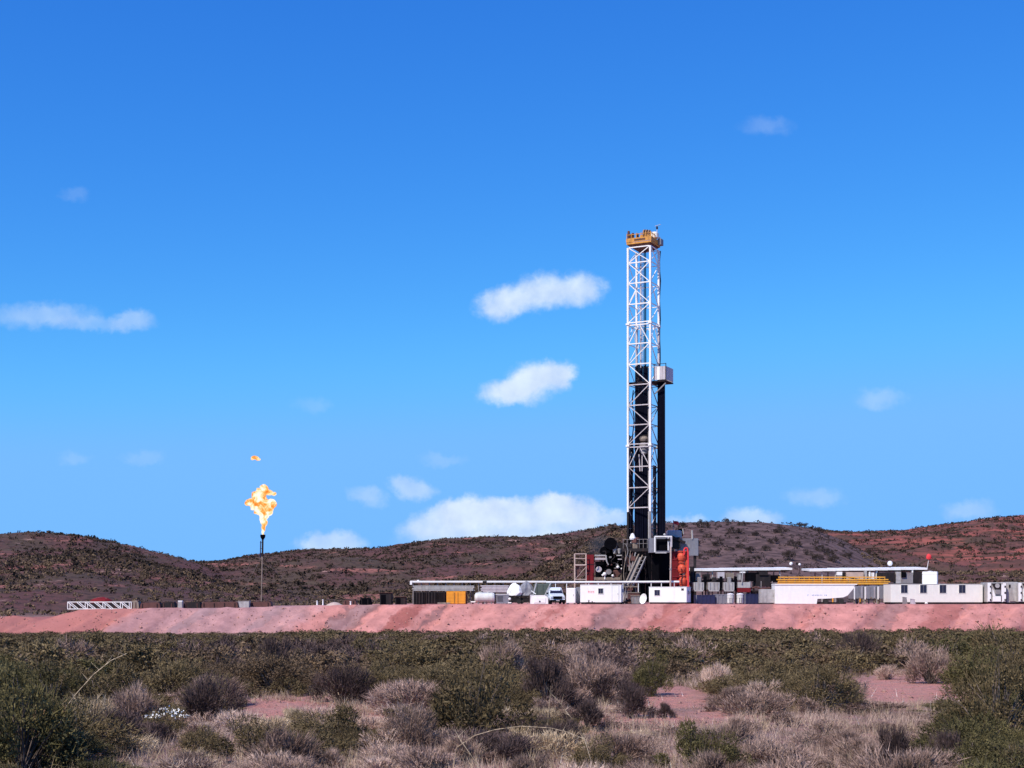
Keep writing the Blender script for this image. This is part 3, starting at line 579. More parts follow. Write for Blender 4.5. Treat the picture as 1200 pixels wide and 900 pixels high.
# dark odds left of the rack
for a, b, tp, lab in ((445, 459, 694, 'dark open sided box standing alone left of the pipe rack'), (463, 475.5, 699, 'low dark tool box between the open box and the pipe rack')):
    t = thing('tool_house', lab, 'box', base((a + b) / 2, 178)); W = (b - a) * 178 / FPX; H = Z(tp, 178) - PADZ
    part('shell', MB().bbox((0, .9, H / 2), (W, 1.8, H), .05), 'dark', t); part('roof', MB().box((0, .9, H + .03), (W + .16, 2, .06)), 'rust', t)
    part('door', MB().box((-W * .2, -.02, H * .45), (W * .4, .05, H * .8)), 'black', t)

# ---- scaffold stair tower and red post
D = 177
t = thing('scaffold_tower', 'pinkish two level scaffold tower left of the dark engines', 'scaffold', base(681, D))
for px in (673.8, 687):
    for dy in (0, 1.4): part('upright', MB().tube((X(px, D), D + dy, PADZ), (X(px, D), D + dy, Z(648.5, D)), .06), 'pinks', t, True)
for py in (649, 654.5, 662.3, 679):
    for dy in (0, 1.4): part('ledger', MB().tube((X(673.8, D), D + dy, Z(py, D)), (X(687, D), D + dy, Z(py, D)), .05 if py != 662.3 else .1), 'pinks', t, True)
part('platform', MB().box((X(680.4, D), D + .7, Z(663.2, D)), (1.4, 1.3, .06)), 'wood', t, True)
part('brace', MB().tube((X(674, D), D + .02, Z(679, D)), (X(687, D), D + .02, Z(664, D)), .03), 'pinks', t, True)
part('ladder', MB().box((X(677, D), D + .3, Z(671, D)), (.35, .05, 1.7)), 'rust', t, True)
t = thing('red_cabinet', 'dark red upright cabinet between scaffold tower and engines', 'cabinet', base(691.5, 177.5))
H = Z(650, 177.5) - PADZ
part('shell', MB().bbox((0, .6, H / 2), (1.0, 1.1, H), .04), 'dred', t); part('door', MB().box((.1, -.03, H * .35), (.5, .05, H * .6)), 'dred', t)
for i in range(4): part('hoop', MB().box((0, .6, H * (.2 + .2 * i)), (1.06, 1.16, .07)), 'dark', t)

# ---- drawworks and engines on a raised skid
D = 181
t = thing('engine_set', 'black engines and blowers crowded on the raised deck left of the mast', 'engine', base(718, D))
k = D / FPX
def E(name, mb, mat, **kw): return part(name, mb, mat, t, True, **kw)
E('deck', pb(MB(), 697, 741, 676.5, 679.5, D, 5), 'beige')
for px in (698, 710, 722, 734, 741): E('deck_post', pb(MB(), px - .6, px + .6, 679.5, 707, D + .2, .2), 'dark')
E('engine_block', pb(MB(), 699, 712, 658, 676.5, D + 2, 2.4), 'black'); E('engine_block', pb(MB(), 716, 742, 664, 676.5, D + 2.2, 2.4), 'black')
E('radiator', pb(MB(), 708.5, 719, 640, 678, D + 1.4, 2), 'black')
E('blower_housing', MB().tube((X(716, D), D + .4, Z(637, D)), (X(716, D), D + 1.8, Z(637, D)), 7.2 * k, n=18), 'black')
E('blower_housing', MB().tube((X(709, D), D + 1, Z(645, D)), (X(709, D), D + 2.2, Z(645, D)), 5 * k, n=16), 'black')
E('cover', pb(MB(), 724, 741, 636, 650, D + 1.5, 2.5), 'dark'); E('cover', pb(MB(), 720, 735, 650, 664, D + 2, 2.5), 'black')
for px in (720.6, 726.4): E('exhaust', MB().lathe((X(px, D), D + .8, Z(648.5, D)), [(.16, 0), (.2, .2), (.28, .5), (.3, .62), (.1, .66)], 10), 'lgrey')
E('exhaust_stack', MB().tube((X(706, D), D + 1.4, Z(658, D)), (X(706, D), D + 1.4, Z(641, D)), .13), 'dark')
E('guard', pb(MB(), 697.5, 711, 653.6, 656, D + .6, .5), 'lav'); E('guard', pb(MB(), 697.5, 711, 650.6, 652, D + .6, .5), 'lgrey')
E('bent_pipe', MB().path([wp(697, 651, D), wp(710, 651, D), wp(711, 658, D), wp(713, 662, D)], .09), 'lgrey')
E('bent_pipe', MB().path([wp(722.5, 651, D), wp(736, 651, D), wp(737.4, 654, D), wp(736.5, 659, D), wp(735, 662, D), wp(728, 662.4, D)], .09), 'lgrey')
E('bent_pipe', MB().path([wp(724, 655.4, D), wp(735, 655.6, D), wp(737, 658, D)], .07), 'lav')
E('belt_wheel', MB().tube((X(713.5, D), D + .1, Z(670, D)), (X(713.5, D), D + .5, Z(670, D)), 5.2 * k * .62, n=16), 'grey')
E('belt_wheel', MB().tube((X(702, D), D + .5, Z(667, D)), (X(702, D), D + .9, Z(667, D)), .38, n=16), 'lav')
E('gearbox', MB().bbox((X(726, D), D + .8, Z(672, D)), (1.5, 1, .9), .12), 'rust'); E('gearbox', MB().bbox((X(731, D), D + .5, Z(674, D)), (.9, .7, .5), .1), 'beige')
for px, py, s in ((724, 664.5, .2), (728.5, 666.5, .13), (718, 674.6, .17), (708.5, 672.8, .26)): E('valve', MB().sphere((X(px, D), D - .05, Z(py, D)), s, 8, 6), 'white')
E('tripod', MB().path([wp(705.5, 674.5, D), wp(708.5, 672.5, D)], .14).path([wp(708.8, 673, D), wp(708.8, 679, D)], .09), 'white')
E('hose', MB().path([(X(735 + 3 * math.sin(i * .8), D), D + 1, Z(636 + i * 5.5, D)) for i in range(8)], .09), 'black')
E('hose', MB().path([(X(740 - 1.6 * i, D), D + .7, Z(630 + i * i * .9, D)) for i in range(8)], .07), 'black')
for i in range(26):
    a_ = RNG.uniform(697, 736); b_ = RNG.uniform(645, 674); s_ = RNG.uniform(1.2, 4); kind_ = i % 4
    mt = ('black', 'dark', 'grey', 'dark', 'rust', 'black')[i % 6]
    if kind_ == 0: E('bracket', pb(MB(), a_, a_ + s_, b_, b_ + s_ * .8, D + RNG.uniform(.2, 1.2), .6), mt)
    elif kind_ == 1: E('hose', MB().path([(X(a_ + 2.2 * math.sin(j * 1.3 + i), D), D + .2, Z(b_ + j * 2.2, D)) for j in range(5)], .055), mt)
    elif kind_ == 2: E('cylinder', MB().tube(wp(a_, b_, D + .3), wp(a_ + s_, b_ + RNG.uniform(-1, 3), D + .3), .16, n=8), mt)
    else: E('pipe_bend', MB().path([wp(a_, b_, D + .1), wp(a_ + s_, b_, D + .1), wp(a_ + s_, b_ + s_ * 1.4, D + .1)], .06), mt)
t = thing('lifting_hook', 'dark hook block with a white cap hanging above the engines at the ramp head', 'hook', wp(744.5, 650, 180))
part('block', MB().bbox((0, 0, 1.1), (.7, .5, 1.3), .12), 'beige', t); part('cap', MB().lathe((-.35, 0, 1.9), [(.34, 0), (.42, .2), (.2, .75), (.05, .85)], 10), 'white', t)
part('hook', MB().path([(0, 0, .5), (.2, 0, .25), (.1, 0, 0), (-.15, 0, .1)], .07), 'rust', t)
part('shackle', MB().box((.25, -.1, .5), (.5, .2, .4)), 'lgrey', t)

# ---- ramp (V door slide)
t = thing('pipe_ramp', 'dusty beige pipe ramp slanting down left from the rig floor', 'ramp', base(742, 176))
P0, P1 = Vector((X(756, 179), 179.5, Z(650, 179))), Vector((X(738.5, 175), 174.6, Z(687, 175)))
for o_ in (-.75, -.22, .3): part('stringer', MB().beam(P0 + Vector((o_, 0, 0)), P1 + Vector((o_, 0, 0)), .15, .26), 'beige' if o_ < .2 else 'grey', t, True)
part('slide', MB().beam(P0 + Vector((-.6, .12, -.14)), P1 + Vector((-.6, .12, -.14)), .62, .06), 'grey', t, True)
for i in range(8):
    q = P0.lerp(P1, (i + .5) / 8); part('tread', MB().box(q + Vector((.06, 0, -.02)), (.5, .3, .06)), 'grey', t, True)
part('landing', MB().box((X(739.5, 175), 175.2, Z(687.5, 175)), (2.0, 1.2, .12)), 'beige', t, True)
for s in (-.8, .8): part('trestle', MB().beam((X(739.5, 175) + s, 175.2, PADZ), (X(739.5, 175) + s * .7, 175.2, Z(688, 175)), .12), 'grey', t, True)
# ---- grey skip, dish
t = thing('skip', 'small grey skip with a beige rim between the two white cabins', 'skip', base(745.5, 169.5))
part('tub', MB().prism([(-.5, .06), (.5, .06), (.55, .95), (-.55, .95)], 0, 1.1), 'grey', t); part('rim', MB().box((0, .55, 1.0), (1.25, 1.25, .1)), 'beige', t)
for s in (-.3, .3): part('rib', MB().box((s, -.02, .5), (.07, .06, .85)), 'grey', t)
t = thing('satellite_dish', 'tilted white dish standing left of the cabin with the grey window', 'dish', base(754, 168.8), R(-55))
mb = MB().lathe((0, 0, 0), [(.01, -.16), (.3, -.12), (.5, -.04), (.62, .06), (.64, .06), (.52, -.07), (.3, -.16), (.01, -.2)], 20)
rot = Matrix.Rotation(R(78), 3, 'X'); mb.v = [tuple(rot @ Vector(v) + Vector((0, 0, .62))) for v in mb.v]; part('reflector', mb, 'white', t, smooth=True)
part('mast', MB().tube((0, .15, 0), (0, .15, .6), .05), 'grey', t); part('feed_arm', MB().tube((0, .05, .2), (0, -.5, .5), .025), 'grey', t); part('foot', MB().box((0, .15, .03), (.6, .6, .06)), 'grey', t)
t = thing('debris_heap', 'dark heap of hoses and fittings on the ground between the two white cabins', 'heap', base(736, 171.5))
for i in range(7):
    x_ = -.7 + .25 * i; part('hose', MB().path([(x_ + .2 * math.sin(j * 1.1 + i), .3 * math.cos(j + i), .12 + .09 * i + .12 * math.sin(j * 1.3)) for j in range(9)], .055), ('dark', 'rust', 'beige')[i % 3], t)
t = thing('iron_crate', 'rusty brown crate with pale lid behind the grey skip', 'crate', base(743, 172.5))
part('body', MB().bbox((0, .5, .7), (1.4, 1, 1.3), .04), 'rust', t); part('lid', MB().box((0, .5, 1.4), (1.5, 1.1, .08)), 'beige', t)

# ------------------------------------------------------------------ the rig
RZ = R(-26.4); DR = 180; k = DR / FPX
rc = Vector((X(754.0, DR + 2), DR + 2, PADZ))
def zr(py): return Z(py, DR + 1) - PADZ
t = mast = thing('drilling_mast', 'tall white lattice drilling mast with yellow crown rising from the black substructure', 'drilling mast', rc, RZ)
hw = 1.53; FL = zr(643)
corners = {'fl': (-hw, -hw), 'fr': (hw, -hw), 'br': (hw, hw), 'bl': (-hw, hw)}
for kx, (cx_, cy_) in corners.items():
    for za, zb in ((FL, zr(600)), (zr(600) + .02, zr(522)), (zr(522) + .02, zr(379.5)), (zr(379.5) + .02, zr(290))):
        part('leg', MB().box((cx_, cy_, (za + zb) / 2), (.24, .24, zb - za)), ('mast' if za > zr(500) or kx in ('fl', 'fr') else 'mastlow') if za > FL + 1 else ('dark' if kx != 'fr' else 'grey'), t)
    for py in (522.3, 379.6): part('joint_flange', MB().box((cx_, cy_, zr(py)), (.46, .46, .22)), 'mast', t)
LV = [290, 308, 332, 356.5, 378, 381, 403, 427, 451, 475, 498, 520.5, 524, 547, 571.5, 595, 619, 643]
def face(p, q, pats, mat, gw, bw, skip_low):
    (x0, y0), (x1, y1) = corners[p], corners[q]; A = lambda py, f: Vector((x0 + (x1 - x0) * f, y0 + (y1 - y0) * f, zr(py)))
    for i, py in enumerate(LV):
        if py > skip_low: continue
        part('girt', MB().beam(A(py, .045), A(py, .955), gw), mat if py < 450 else 'mastlow', t)
    for i in range(len(LV) - 1):
        a_, b_ = LV[i], LV[i + 1]; pt = pats[i % len(pats)]
        if b_ - a_ < 8: continue
        a_ += .5; b_ -= .5
        segs = {'/': [((b_, .04), (a_, .96))], '\\': [((a_, .04), (b_, .96))], 'X': [((b_, .04), (a_, .96)), ((a_, .04), (b_, .96))], '^': [((b_, .04), (a_, .47)), ((a_, .53), (b_, .96))], 'v': [((a_, .04), (b_, .47)), ((a_, .96), (b_, .53))],
                'Y': [((a_, .04), (b_, .96)), ((b_, .06), ((a_ + b_) / 2 - 3, .36)), ((b_, .38), ((a_ + b_) / 2 - 2, .38))], '.': []}[pt]
        for (pa, fa), (pb2, fb) in segs: part('brace', MB().beam(A(pa, fa), A(pb2, fb), bw), mat if a_ < 430 else 'mastlow', t)
face('fl', 'fr', ['X', 'X', 'Y', '/', '.', '^', '/', '\\', '/', '\\', '/', '.', '^', '\\', '/', '.', '.'], 'mast', .135, .095, 600)
face('fr', 'br', ['X', '/', '\\', '/', '.', '^', '\\', '/', '\\', '/', '\\', '.', '^', '/', 'X', 'X', 'X'], 'mast', .10, .085, 620)
face('bl', 'br', ['\\', '.', '/', '.', '.', '^', '.', '.', '.', '/', '.', '.', '^', '.', '/', '.', '.'], 'mast', .085, .07, 620)
face('fl', 'bl', ['/', '\\', '/', '\\', '.', '^', '/', '\\', '/', '\\', '/', '.', '^', '\\', '/', '\\', '/'], 'mast', .085, .07, 620)
# ladder, hoses and lines inside
la = MB(); xl, yl = -.6, .9
for s in (-.2, .2): la.box((xl + s, yl, (zr(427) + zr(292)) / 2), (.06, .06, zr(292) - zr(427)))
for i in range(60): la.box((xl, yl, zr(427) + (zr(292) - zr(427)) * i / 60), (.34, .04, .04))
part('ladder', la, 'lav', t, kind=None)
part('guide_rail', MB().box((-.45, .3, (zr(640) + zr(292)) / 2), (.12, .12, zr(292) - zr(640))), 'lav', t)
for i, (dx, dy) in enumerate(((.14, -.05), (.22, .05), (.3, -.02), (.38, .06))): part('drilling_line', MB().tube((dx, dy, zr(515)), (dx * .8, dy, zr(289)), .035), 'pipe', t)
hp = MB(); hp.path([(hw + .05 + .06 * math.sin(i * 1.7), hw + .22 + .05 * math.cos(i * 2.1), zr(640 - i * 350 / 30)) for i in range(31)], .11); part('mud_hose', hp, 'dark', t)
hp = MB(); hp.path([(-hw + .35 + .12 * math.sin(i * 1.1), -.6, zr(640 - i * 8)) for i in range(24)], .07); part('cable_bundle', hp, 'dark', t)
part('standpipe', MB().tube((hw - .35, -hw + .45, FL), (hw - .35, -hw + .45, zr(455)), .12, n=8), 'lgrey', t)
part('side_plate', MB().box((hw - .1, .25, (zr(640) + zr(545)) / 2), (.06, 1.2, zr(545) - zr(640))), 'grey', t)
# racking board
rb = part('racking_board', MB().box((.75, .6, zr(447.6)), (5.2, 2.9, .16)), 'dark', t)
# windwalls round it, right of the mast
wl = []
part('windwall', MB().box((3.3, .7, (zr(430.5) + zr(446)) / 2), (.06, 2.7, zr(430.5) - zr(446))), 'lav', t)
for i in range(4): part('windwall_panel', MB().box((1.95 + .38 * i, -.72, (zr(430.5) + zr(446)) / 2), (.36, .06, zr(430.5) - zr(446))), 'white' if i == 1 else 'lav', t)
part('windwall', MB().box((2.5, 2.08, (zr(430.5) + zr(446)) / 2), (1.6, .06, zr(430.5) - zr(446))), 'lav', t)
part('windwall', MB().box((-1.15, 1.4, (zr(430.5) + zr(448)) / 2), (.75, .06, zr(430.5) - zr(448))), 'lav', t)
for xx in (1.72, 2.5, 3.32): part('wall_post', MB().box((xx, -.67, (zr(427) + zr(448)) / 2), (.08, .08, zr(427) - zr(448))), 'dark', t)
part('knee_brace', MB().beam((1.8, -.6, zr(462)), (3.3, -.6, zr(450)), .14), 'grey', t)
part('hand_rail', MB().beam((1.7, -.7, zr(427.5)), (3.35, -.7, zr(427.5)), .06), 'dark', t)
# crown block
part('crown_underframe', MB().add([(-.9, -.9, zr(291)), (1.0, -.9, zr(291)), (1.0, .9, zr(291)), (-.9, .9, zr(291)), (-1.6, -1.6, zr(286.5)), (1.6, -1.6, zr(286.5)), (1.6, 1.6, zr(286.5)), (-1.6, 1.6, zr(286.5))],
     [(3, 2, 1, 0), (4, 5, 6, 7), (0, 1, 5, 4), (1, 2, 6, 5), (2, 3, 7, 6), (3, 0, 4, 7)]), 'rust', t)
part('crown_deck', MB().box((0, 0, zr(285.3)), (3.36, 3.36, .22)), 'crown', t)
for s in (-1, 1):
    part('crown_beam', MB().box((0, s * 1.66, zr(281.6)), (3.44, .1, .5)), 'crown', t); part('crown_beam', MB().box((s * 1.66, 0, zr(281.6)), (.1, 3.2, .5)), 'crown', t)
part('crown_gap', MB().box((.15, -1.72, zr(281.8)), (1.5, .03, .22)), 'rust', t)
rl = MB()
for i in range(6): rl.box((-1.63 + .65 * i, -1.66, zr(277)), (.07, .07, .75)); rl.box((1.66, -1.63 + .65 * i, zr(277)), (.07, .07, .75))
rl.box((0, -1.66, zr(275.2)), (3.34, .06, .07)); rl.box((1.66, 0, zr(275.2)), (.06, 3.34, .07)); part('crown_rail', rl, 'crown', t)
for dx, r_ in ((.1, .62), (.42, .58), (.75, .5)): part('sheave', MB().tube((dx, 0, zr(272.6)), (dx + .18, 0, zr(272.6)), r_, n=20), 'wood', t)
part('sheave_frame', MB().box((.35, 0, zr(276)), (1.3, .9, .55)), 'crown', t)
for x_, y_, h_ in ((-1.45, -1.5, 1.0), (-1.15, -1.5, .55), (-.9, -1.4, .7), (-.3, -1.3, .6)): part('fast_line_sheave', MB().bbox((x_, y_, zr(279) + h_ / 2), (.28, .28, h_), .06), 'rust', t)
part('pale_hood', MB().bbox((1.35, .4, zr(273.8)), (1.0, .9, .75), .15), 'cream', t)
part('gin_pole', MB().tube((1.5, 1.0, zr(276)), (1.5, 1.0, zr(263)), .05), 'lav', t); part('gin_pole_arm', MB().tube((1.2, 1.0, zr(261.8)), (2.0, 1.0, zr(260.6)), .04), 'lav', t)
part('warning_light', MB().lathe((1.5, 1.0, zr(265.5)), [(.12, 0), (.13, .25), (.05, .38)], 10), 'dark', t)
part('motor', MB().bbox((1.9, 1.2, zr(281)), (.5, .9, .8), .05), 'bgrey', t)
# top drive hanging in the mast
t = thing('top_drive', 'pale round shouldered top drive hanging inside the mast halfway down', 'top drive', rc + Vector((0, 0, 0)), RZ)
part('housing', MB().lathe((.35, -.7, zr(517.5)), [(.2, 0), (.5, .1), (.6, .35), (.5, .62), (.2, .75)], 14), 'beige', t)
part('gearbox', MB().bbox((.3, -.7, zr(524)), (.95, .8, 1.2), .14), 'grey', t); part('motor', MB().lathe((.35, -.7, zr(532)), [(.3, 0), (.42, .1), (.42, .7), (.2, .85)], 12), 'lgrey', t)
part('bail', MB().path([(-.05, -.7, zr(518)), (.05, -.5, zr(509)), (.6, -.5, zr(509)), (.7, -.7, zr(518))], .07), 'dark', t)
part('link', MB().tube((.1, -.7, zr(532)), (.1, -.7, zr(552)), .08), 'lav', t); part('link', MB().tube((-.3, -.8, zr(532)), (-.15, -.8, zr(552)), .08), 'lav', t)

# racked pipe stands
def stands(label, a, b, py0, py1, Dc, nx_, ny_, loc_rz):
    t = thing('racked_pipe', label, 'drill pipe', (X((a + b) / 2, Dc), Dc, PADZ + FL + .06), loc_rz)
    W = (b - a) * Dc / FPX; sx = W / nx_; mb = MB(); zt = Z(py1, Dc) - PADZ - FL - .06
    for i in range(nx_):
        for j in range(ny_):
            x_ = -W / 2 + sx * (i + .5); y_ = (j - ny_ / 2 + .5) * sx * 1.15; top = zt + RNG.uniform(-.5, .35)
            mb.tube((x_ + RNG.uniform(-.04, .04), y_, 0), (x_ * .93, y_ * .9, top), sx * .47, n=5)
    part('pipe_stand', mb, 'pipe', t, kind='stuff')
    return t
stands('dense black row of drill pipe stands racked inside the mast behind its front face', 743.6, 760.6, 640, 431, 182, 11, 7, RZ * .2)
stands('dense black row of drill pipe stands racked outside the right side of the mast', 770.2, 779.6, 640, 442, 181.6, 6, 10, RZ * .2)
stands('few drill pipe stands leaning by the left mast legs', 734.6, 742, 640, 512, 182.6, 4, 3, RZ * .2)

# substructure
D = 180
t = thing('substructure', 'black rig substructure with dark sheeted sides carrying the mast', 'substructure', rc, RZ)
sw, sdp = 2.35, 2.6
part('rig_floor', MB().box((.55, .3, FL - .2), (4.9, 6.0, .4)), 'dark', t)
for x_ in (-1.75, .5, 2.9):
    for y_ in (-2.5, 3.1): part('column', MB().box((x_, y_, (FL - .4) / 2), (.36, .36, FL - .4)), 'black', t)
for x_ in (-1.75, 2.9): part('side_beam', MB().box((x_, .3, .25), (.4, 6.4, .5)), 'black', t)
for i in range(2, 6): part('sheeting', MB().box((-1.75 + .86 * i, -2.6, FL * .5 - .1), (.83, .04, FL - .7)), 'black', t)
for i in range(6): part('sheeting', MB().box((3.12, -2.2 + .95 * i, FL * .5 - .1), (.04, .92, FL - .7)), 'black', t)
part('diagonal', MB().beam((-1.75, -2.72, .3), (.0, -2.72, FL - .5), .16), 'grey', t); part('diagonal', MB().beam((.3, 3.1, .3), (2.8, 3.1, FL - .5), .2), 'dark', t)
for i, (x_, z_, sx_, sz_, mt) in enumerate(((-1.3, 5.6, .9, .8, 'rust'), (-.6, 4.6, 1.0, .7, 'grey'), (-1.6, 3.4, .7, 1.2, 'dark'), (-.7, 2.2, 1.1, .9, 'rust'), (-1.5, 1.2, .8, .9, 'grey'), (-.5, .8, .9, .9, 'dark'))): part('winch', MB().bbox((x_, -2.2, z_), (sx_, .8, sz_), .12), mt, t)
for i in range(4): part('loose_cable', MB().path([(-1.9 + .4 * i + .15 * math.sin(j + i), -2.75, FL - .3 - j * .8) for j in range(7)], .05), 'beige' if i % 2 else 'dark', t)
# clutter standing on the rig floor
for i in range(9): part('floor_post', MB().tube((-1.8 + .55 * i, -2.5, FL), (-1.8 + .55 * i, -2.5, FL + 1.15), .035), 'grey', t)
part('floor_rail', MB().beam((-1.85, -2.5, FL + 1.15), (2.7, -2.5, FL + 1.15), .05), 'grey', t); part('floor_rail', MB().beam((-1.85, -2.5, FL + .6), (2.7, -2.5, FL + .6), .04), 'grey', t)
part('iron_roughneck', MB().bbox((-.2, -2.0, FL + .7), (.8, .8, 1.4), .12), 'rust', t); part('tool_rack', MB().bbox((.9, -2.0, FL + .5), (1.0, .7, 1.0), .06), 'black', t)
for i in range(22):
    x_ = RNG.uniform(-2.0, 1.0); z_ = RNG.uniform(FL * .35, FL + 1.3); s_ = RNG.uniform(.25, .7); mt = ('black', 'dark', 'rust', 'grey', 'dark')[i % 5]
    if i % 3: part('fitting', MB().bbox((x_, -2.45 + RNG.uniform(-.3, .3), z_), (s_, .4, s_ * .8), .05), mt, t)
    else: part('hanging_hose', MB().path([(x_ + .18 * math.sin(j * 1.1 + i), -2.8, z_ - j * .45) for j in range(6)], .05), mt, t)
# pale framed lookout on the rig floor edge and its tall drain pipe
D = 176.5
t = thing('driller_balcony', 'pale framed balcony with dark opening hung on the front of the rig floor', 'balcony', wp(777, 648, D))
part('back_box', pb(MB(), 761, 787, 630.5, 647.5, D + .7, 1.6), 'bgrey', t, True)
part('opening', pb(MB(), 769, 783, 631.5, 645, D + .6, .1), 'black', t, True)
part('frame_post', MB().beam(wp(767.3, 629, D), wp(767.3, 647, D), .16), 'mast', t, True)
part('frame_post', MB().beam(wp(783, 629, D), wp(783, 645, D), .12), 'mast', t, True)
part('frame_top', MB().beam(wp(767, 628.8, D), wp(787.5, 628.8, D), .17), 'mast', t, True)
part('sill', MB().beam(wp(768, 647.5, D), wp(781, 647.5, D), .18, .2), 'lgrey', t, True)
part('side_post', MB().beam(wp(786.4, 629, D), wp(786.4, 641, D), .26), 'lav', t, True)
part('lamp', MB().sphere((X(779, D), D + .2, Z(626.4, D)), .16, 8, 6), 'lgrey', t, True)
part('lamp', MB().box((X(783.8, D), D - .05, Z(632.6, D)), (.3, .3, .34)), 'dark', t, True)
t = thing('vent_pipe', 'tall pinkish white upright pipe in front of the black substructure', 'pipe', base(785.6, 174))
part('pipe', MB().tube(wp(785.4, 707, 174)[:2] + (PADZ,), wp(786.2, 641, 174), .11, n=8), 'pinks', t, True); part('clamp', MB().tube(wp(785.8, 668, 174), wp(785.8, 666, 174), .16, n=8), 'grey', t, True)

# doghouse and boxes right of the mast
t = thing('doghouse', 'blue grey control house with sloping hood behind the red separator tower', 'control house', base(806, 184))
D = 184
def E(name, mb, mat): return part(name, mb, mat, t, True)
E('house', MB().bbox((X(806.5, D), D + 1.5, Z(641, D)), (24 * D / FPX, 3, 20 * D / FPX), .06), 'bgrey')
E('support', pb(MB(), 797, 800, 651, 707, D + .3, .3), 'dark'); E('support', pb(MB(), 813, 816, 651, 707, D + .3, .3), 'dark'); E('support', pb(MB(), 805, 807, 651, 707, D + 2.4, .3), 'dark')
E('roof_unit', MB().bbox((X(791, D), D + 1, Z(625.5, D)), (1.9, 1.6, .95), .12), 'lav'); E('roof_unit', MB().bbox((X(798.6, D), D + .8, Z(623.6, D)), (.5, 1, 1), .08), 'black')
E('stack', MB().tube(wp(811.3, 632, D), wp(810.8, 621.5, D), .13), 'lgrey'); E('stack', MB().tube(wp(801, 626, D), wp(800, 619.5, D), .08), 'lgrey')
E('panel', pb(MB(), 787.5, 797, 629.5, 643, D - .6, 2), 'dark'); E('hood', MB().beam(wp(787, 629, D - .5), wp(803, 636, D - .5), .5, .3), 'dark')
E('window', pb(MB(), 803, 809, 637, 642, D - .03, .05), 'grey')
for px in (798, 806, 813.5): E('seam', pb(MB(), px - .25, px + .25, 632, 650.5, D - .02, .03), 'grey')
t = thing('flag', 'small bright red flag flying on a thin pole above the control house', 'flag', (X(791.5, 184), 185, Z(622, 184)))
part('pole', MB().tube(wp(789, 623, 185), wp(789, 609.5, 185), .04), 'grey', t, True)
vs = []; nn = 7
for i in range(nn):
    for j in (0, 1):
        for dy in (0, .02): vs.append((X(789, 185) + i * .12, 185 + .12 * math.sin(i * 1.1) + dy, Z(610, 185) - j * .42 - i * .035))
fs = []
for i in range(nn - 1):
    a_ = i * 4; fs += [(a_, a_ + 2, a_ + 6, a_ + 4), (a_ + 1, a_ + 5, a_ + 7, a_ + 3)]
part('cloth', MB().add(vs, fs), 'flag', t, True)

# red separator tower
D = 176
t = thing('gas_separator', 'bright orange red separator tower of three stacked bulbs right of the substructure', 'separator', base(801, D))
k = D / FPX
def E(name, mb, mat, **kw): return part(name, mb, mat, t, True, **kw)
for i, (py, px) in enumerate(((652, 799.2), (665.5, 799.6), (680.5, 800.6))):
    E('vessel', MB().lathe((X(px, D), D + .5, Z(py + 6.4, D)), [(.32, 0), (.34, .12), (.45, .24), (.51, .5), (.51, .78), (.42, 1.0), (.3, 1.1), (.3, 1.25)], 16), 'red', smooth=False)
    E('nozzle', MB().tube((X(px, D), D + .5, Z(py, D)), (X(px - 6, D), D + .5, Z(py + 3, D)), .14, n=8), 'dred')
    E('flange', MB().lathe((X(px, D), D + .5, Z(py - 5.6, D)), [(.42, 0), (.42, .1)], 14), 'red')
E('column', MB().box((X(805.6, D), D + .7, (Z(645.5, D) + PADZ) / 2), (.42, .6, Z(645.5, D) - PADZ)), 'red')
E('bent_pipe', MB().path([wp(802, 650, D), wp(801.6, 644.5, D), wp(803, 642, D), wp(805.6, 642.6, D), wp(806.4, 648, D), wp(806.8, 690, D)], .11, 8), 'flag')
E('back_panel', pb(MB(), 787.5, 796, 646, 707, D + 1.4, .5), 'dred')
for py in (656, 667, 676): E('cross_pipe', MB().tube(wp(788, py, D + .6), wp(798, py, D + .6), .1), 'dred')
E('skirt', pb(MB(), 794, 809, 696, 707, D + .1, 1.2), 'dark')
t = thing('pipe_riser', 'dark riser with brown valve right of the red separator tower', 'pipe', base(811, 179))
part('pipe', MB().tube((X(811, 179), 179, PADZ), (X(811, 179), 179, Z(664, 179)), .28, n=10), 'dark', t, True); part('valve', MB().sphere((X(810, 178.7), 178.7, Z(684, 178.7)), .3, 8, 6), 'rust', t, True)

# ---- long open sheds
def shed(label, a, b, ya, yb, D, posts, seed):
    t = thing('open_shed', label, 'shed', base((a + b) / 2, D)); rg = random.Random(seed); k = D / FPX
    n = 9
    for i in range(n):
        p0 = a + (b - a) * i / n; p1 = a + (b - a) * (i + 1) / n; yc = ya + (yb - ya) * (i + .5) / n
        W = (p1 - p0) * k - .02; part('roof_sheet', MB().box((X((p0 + p1) / 2, D), D + 2.2, Z(yc + rg.uniform(-.15, .15), D)), (W, 5, .26), rx=R(2.5)), 'white', t, True)
    part('gutter', MB().box((X((a + b) / 2, D), D + 2.3, Z((ya + yb) / 2 + 2.2, D)), ((b - a) * k - .5, 4.4, .14)), 'dark', t, True)
    for px in posts:
        for dy in (0, 4.2): part('post', MB().box((X(px, D), D + dy + .1, (Z(ya + 2.4, D) + PADZ) / 2), (.13, .13, Z(ya + 2.4, D) - PADZ)), 'lgrey' if dy == 0 else 'grey', t, True)
    return t
shed('long white roofed open shed over the row of grey tanks, right of the separator tower', 809, 928, 667.2, 665.8, 181, (813, 835, 857, 876, 898, 914), 1)
shed('long white roofed open shed over the yellow railing and white tank', 948, 1086, 667.4, 665.4, 181, (963.5, 979, 1013, 1028, 1051, 1072), 2)
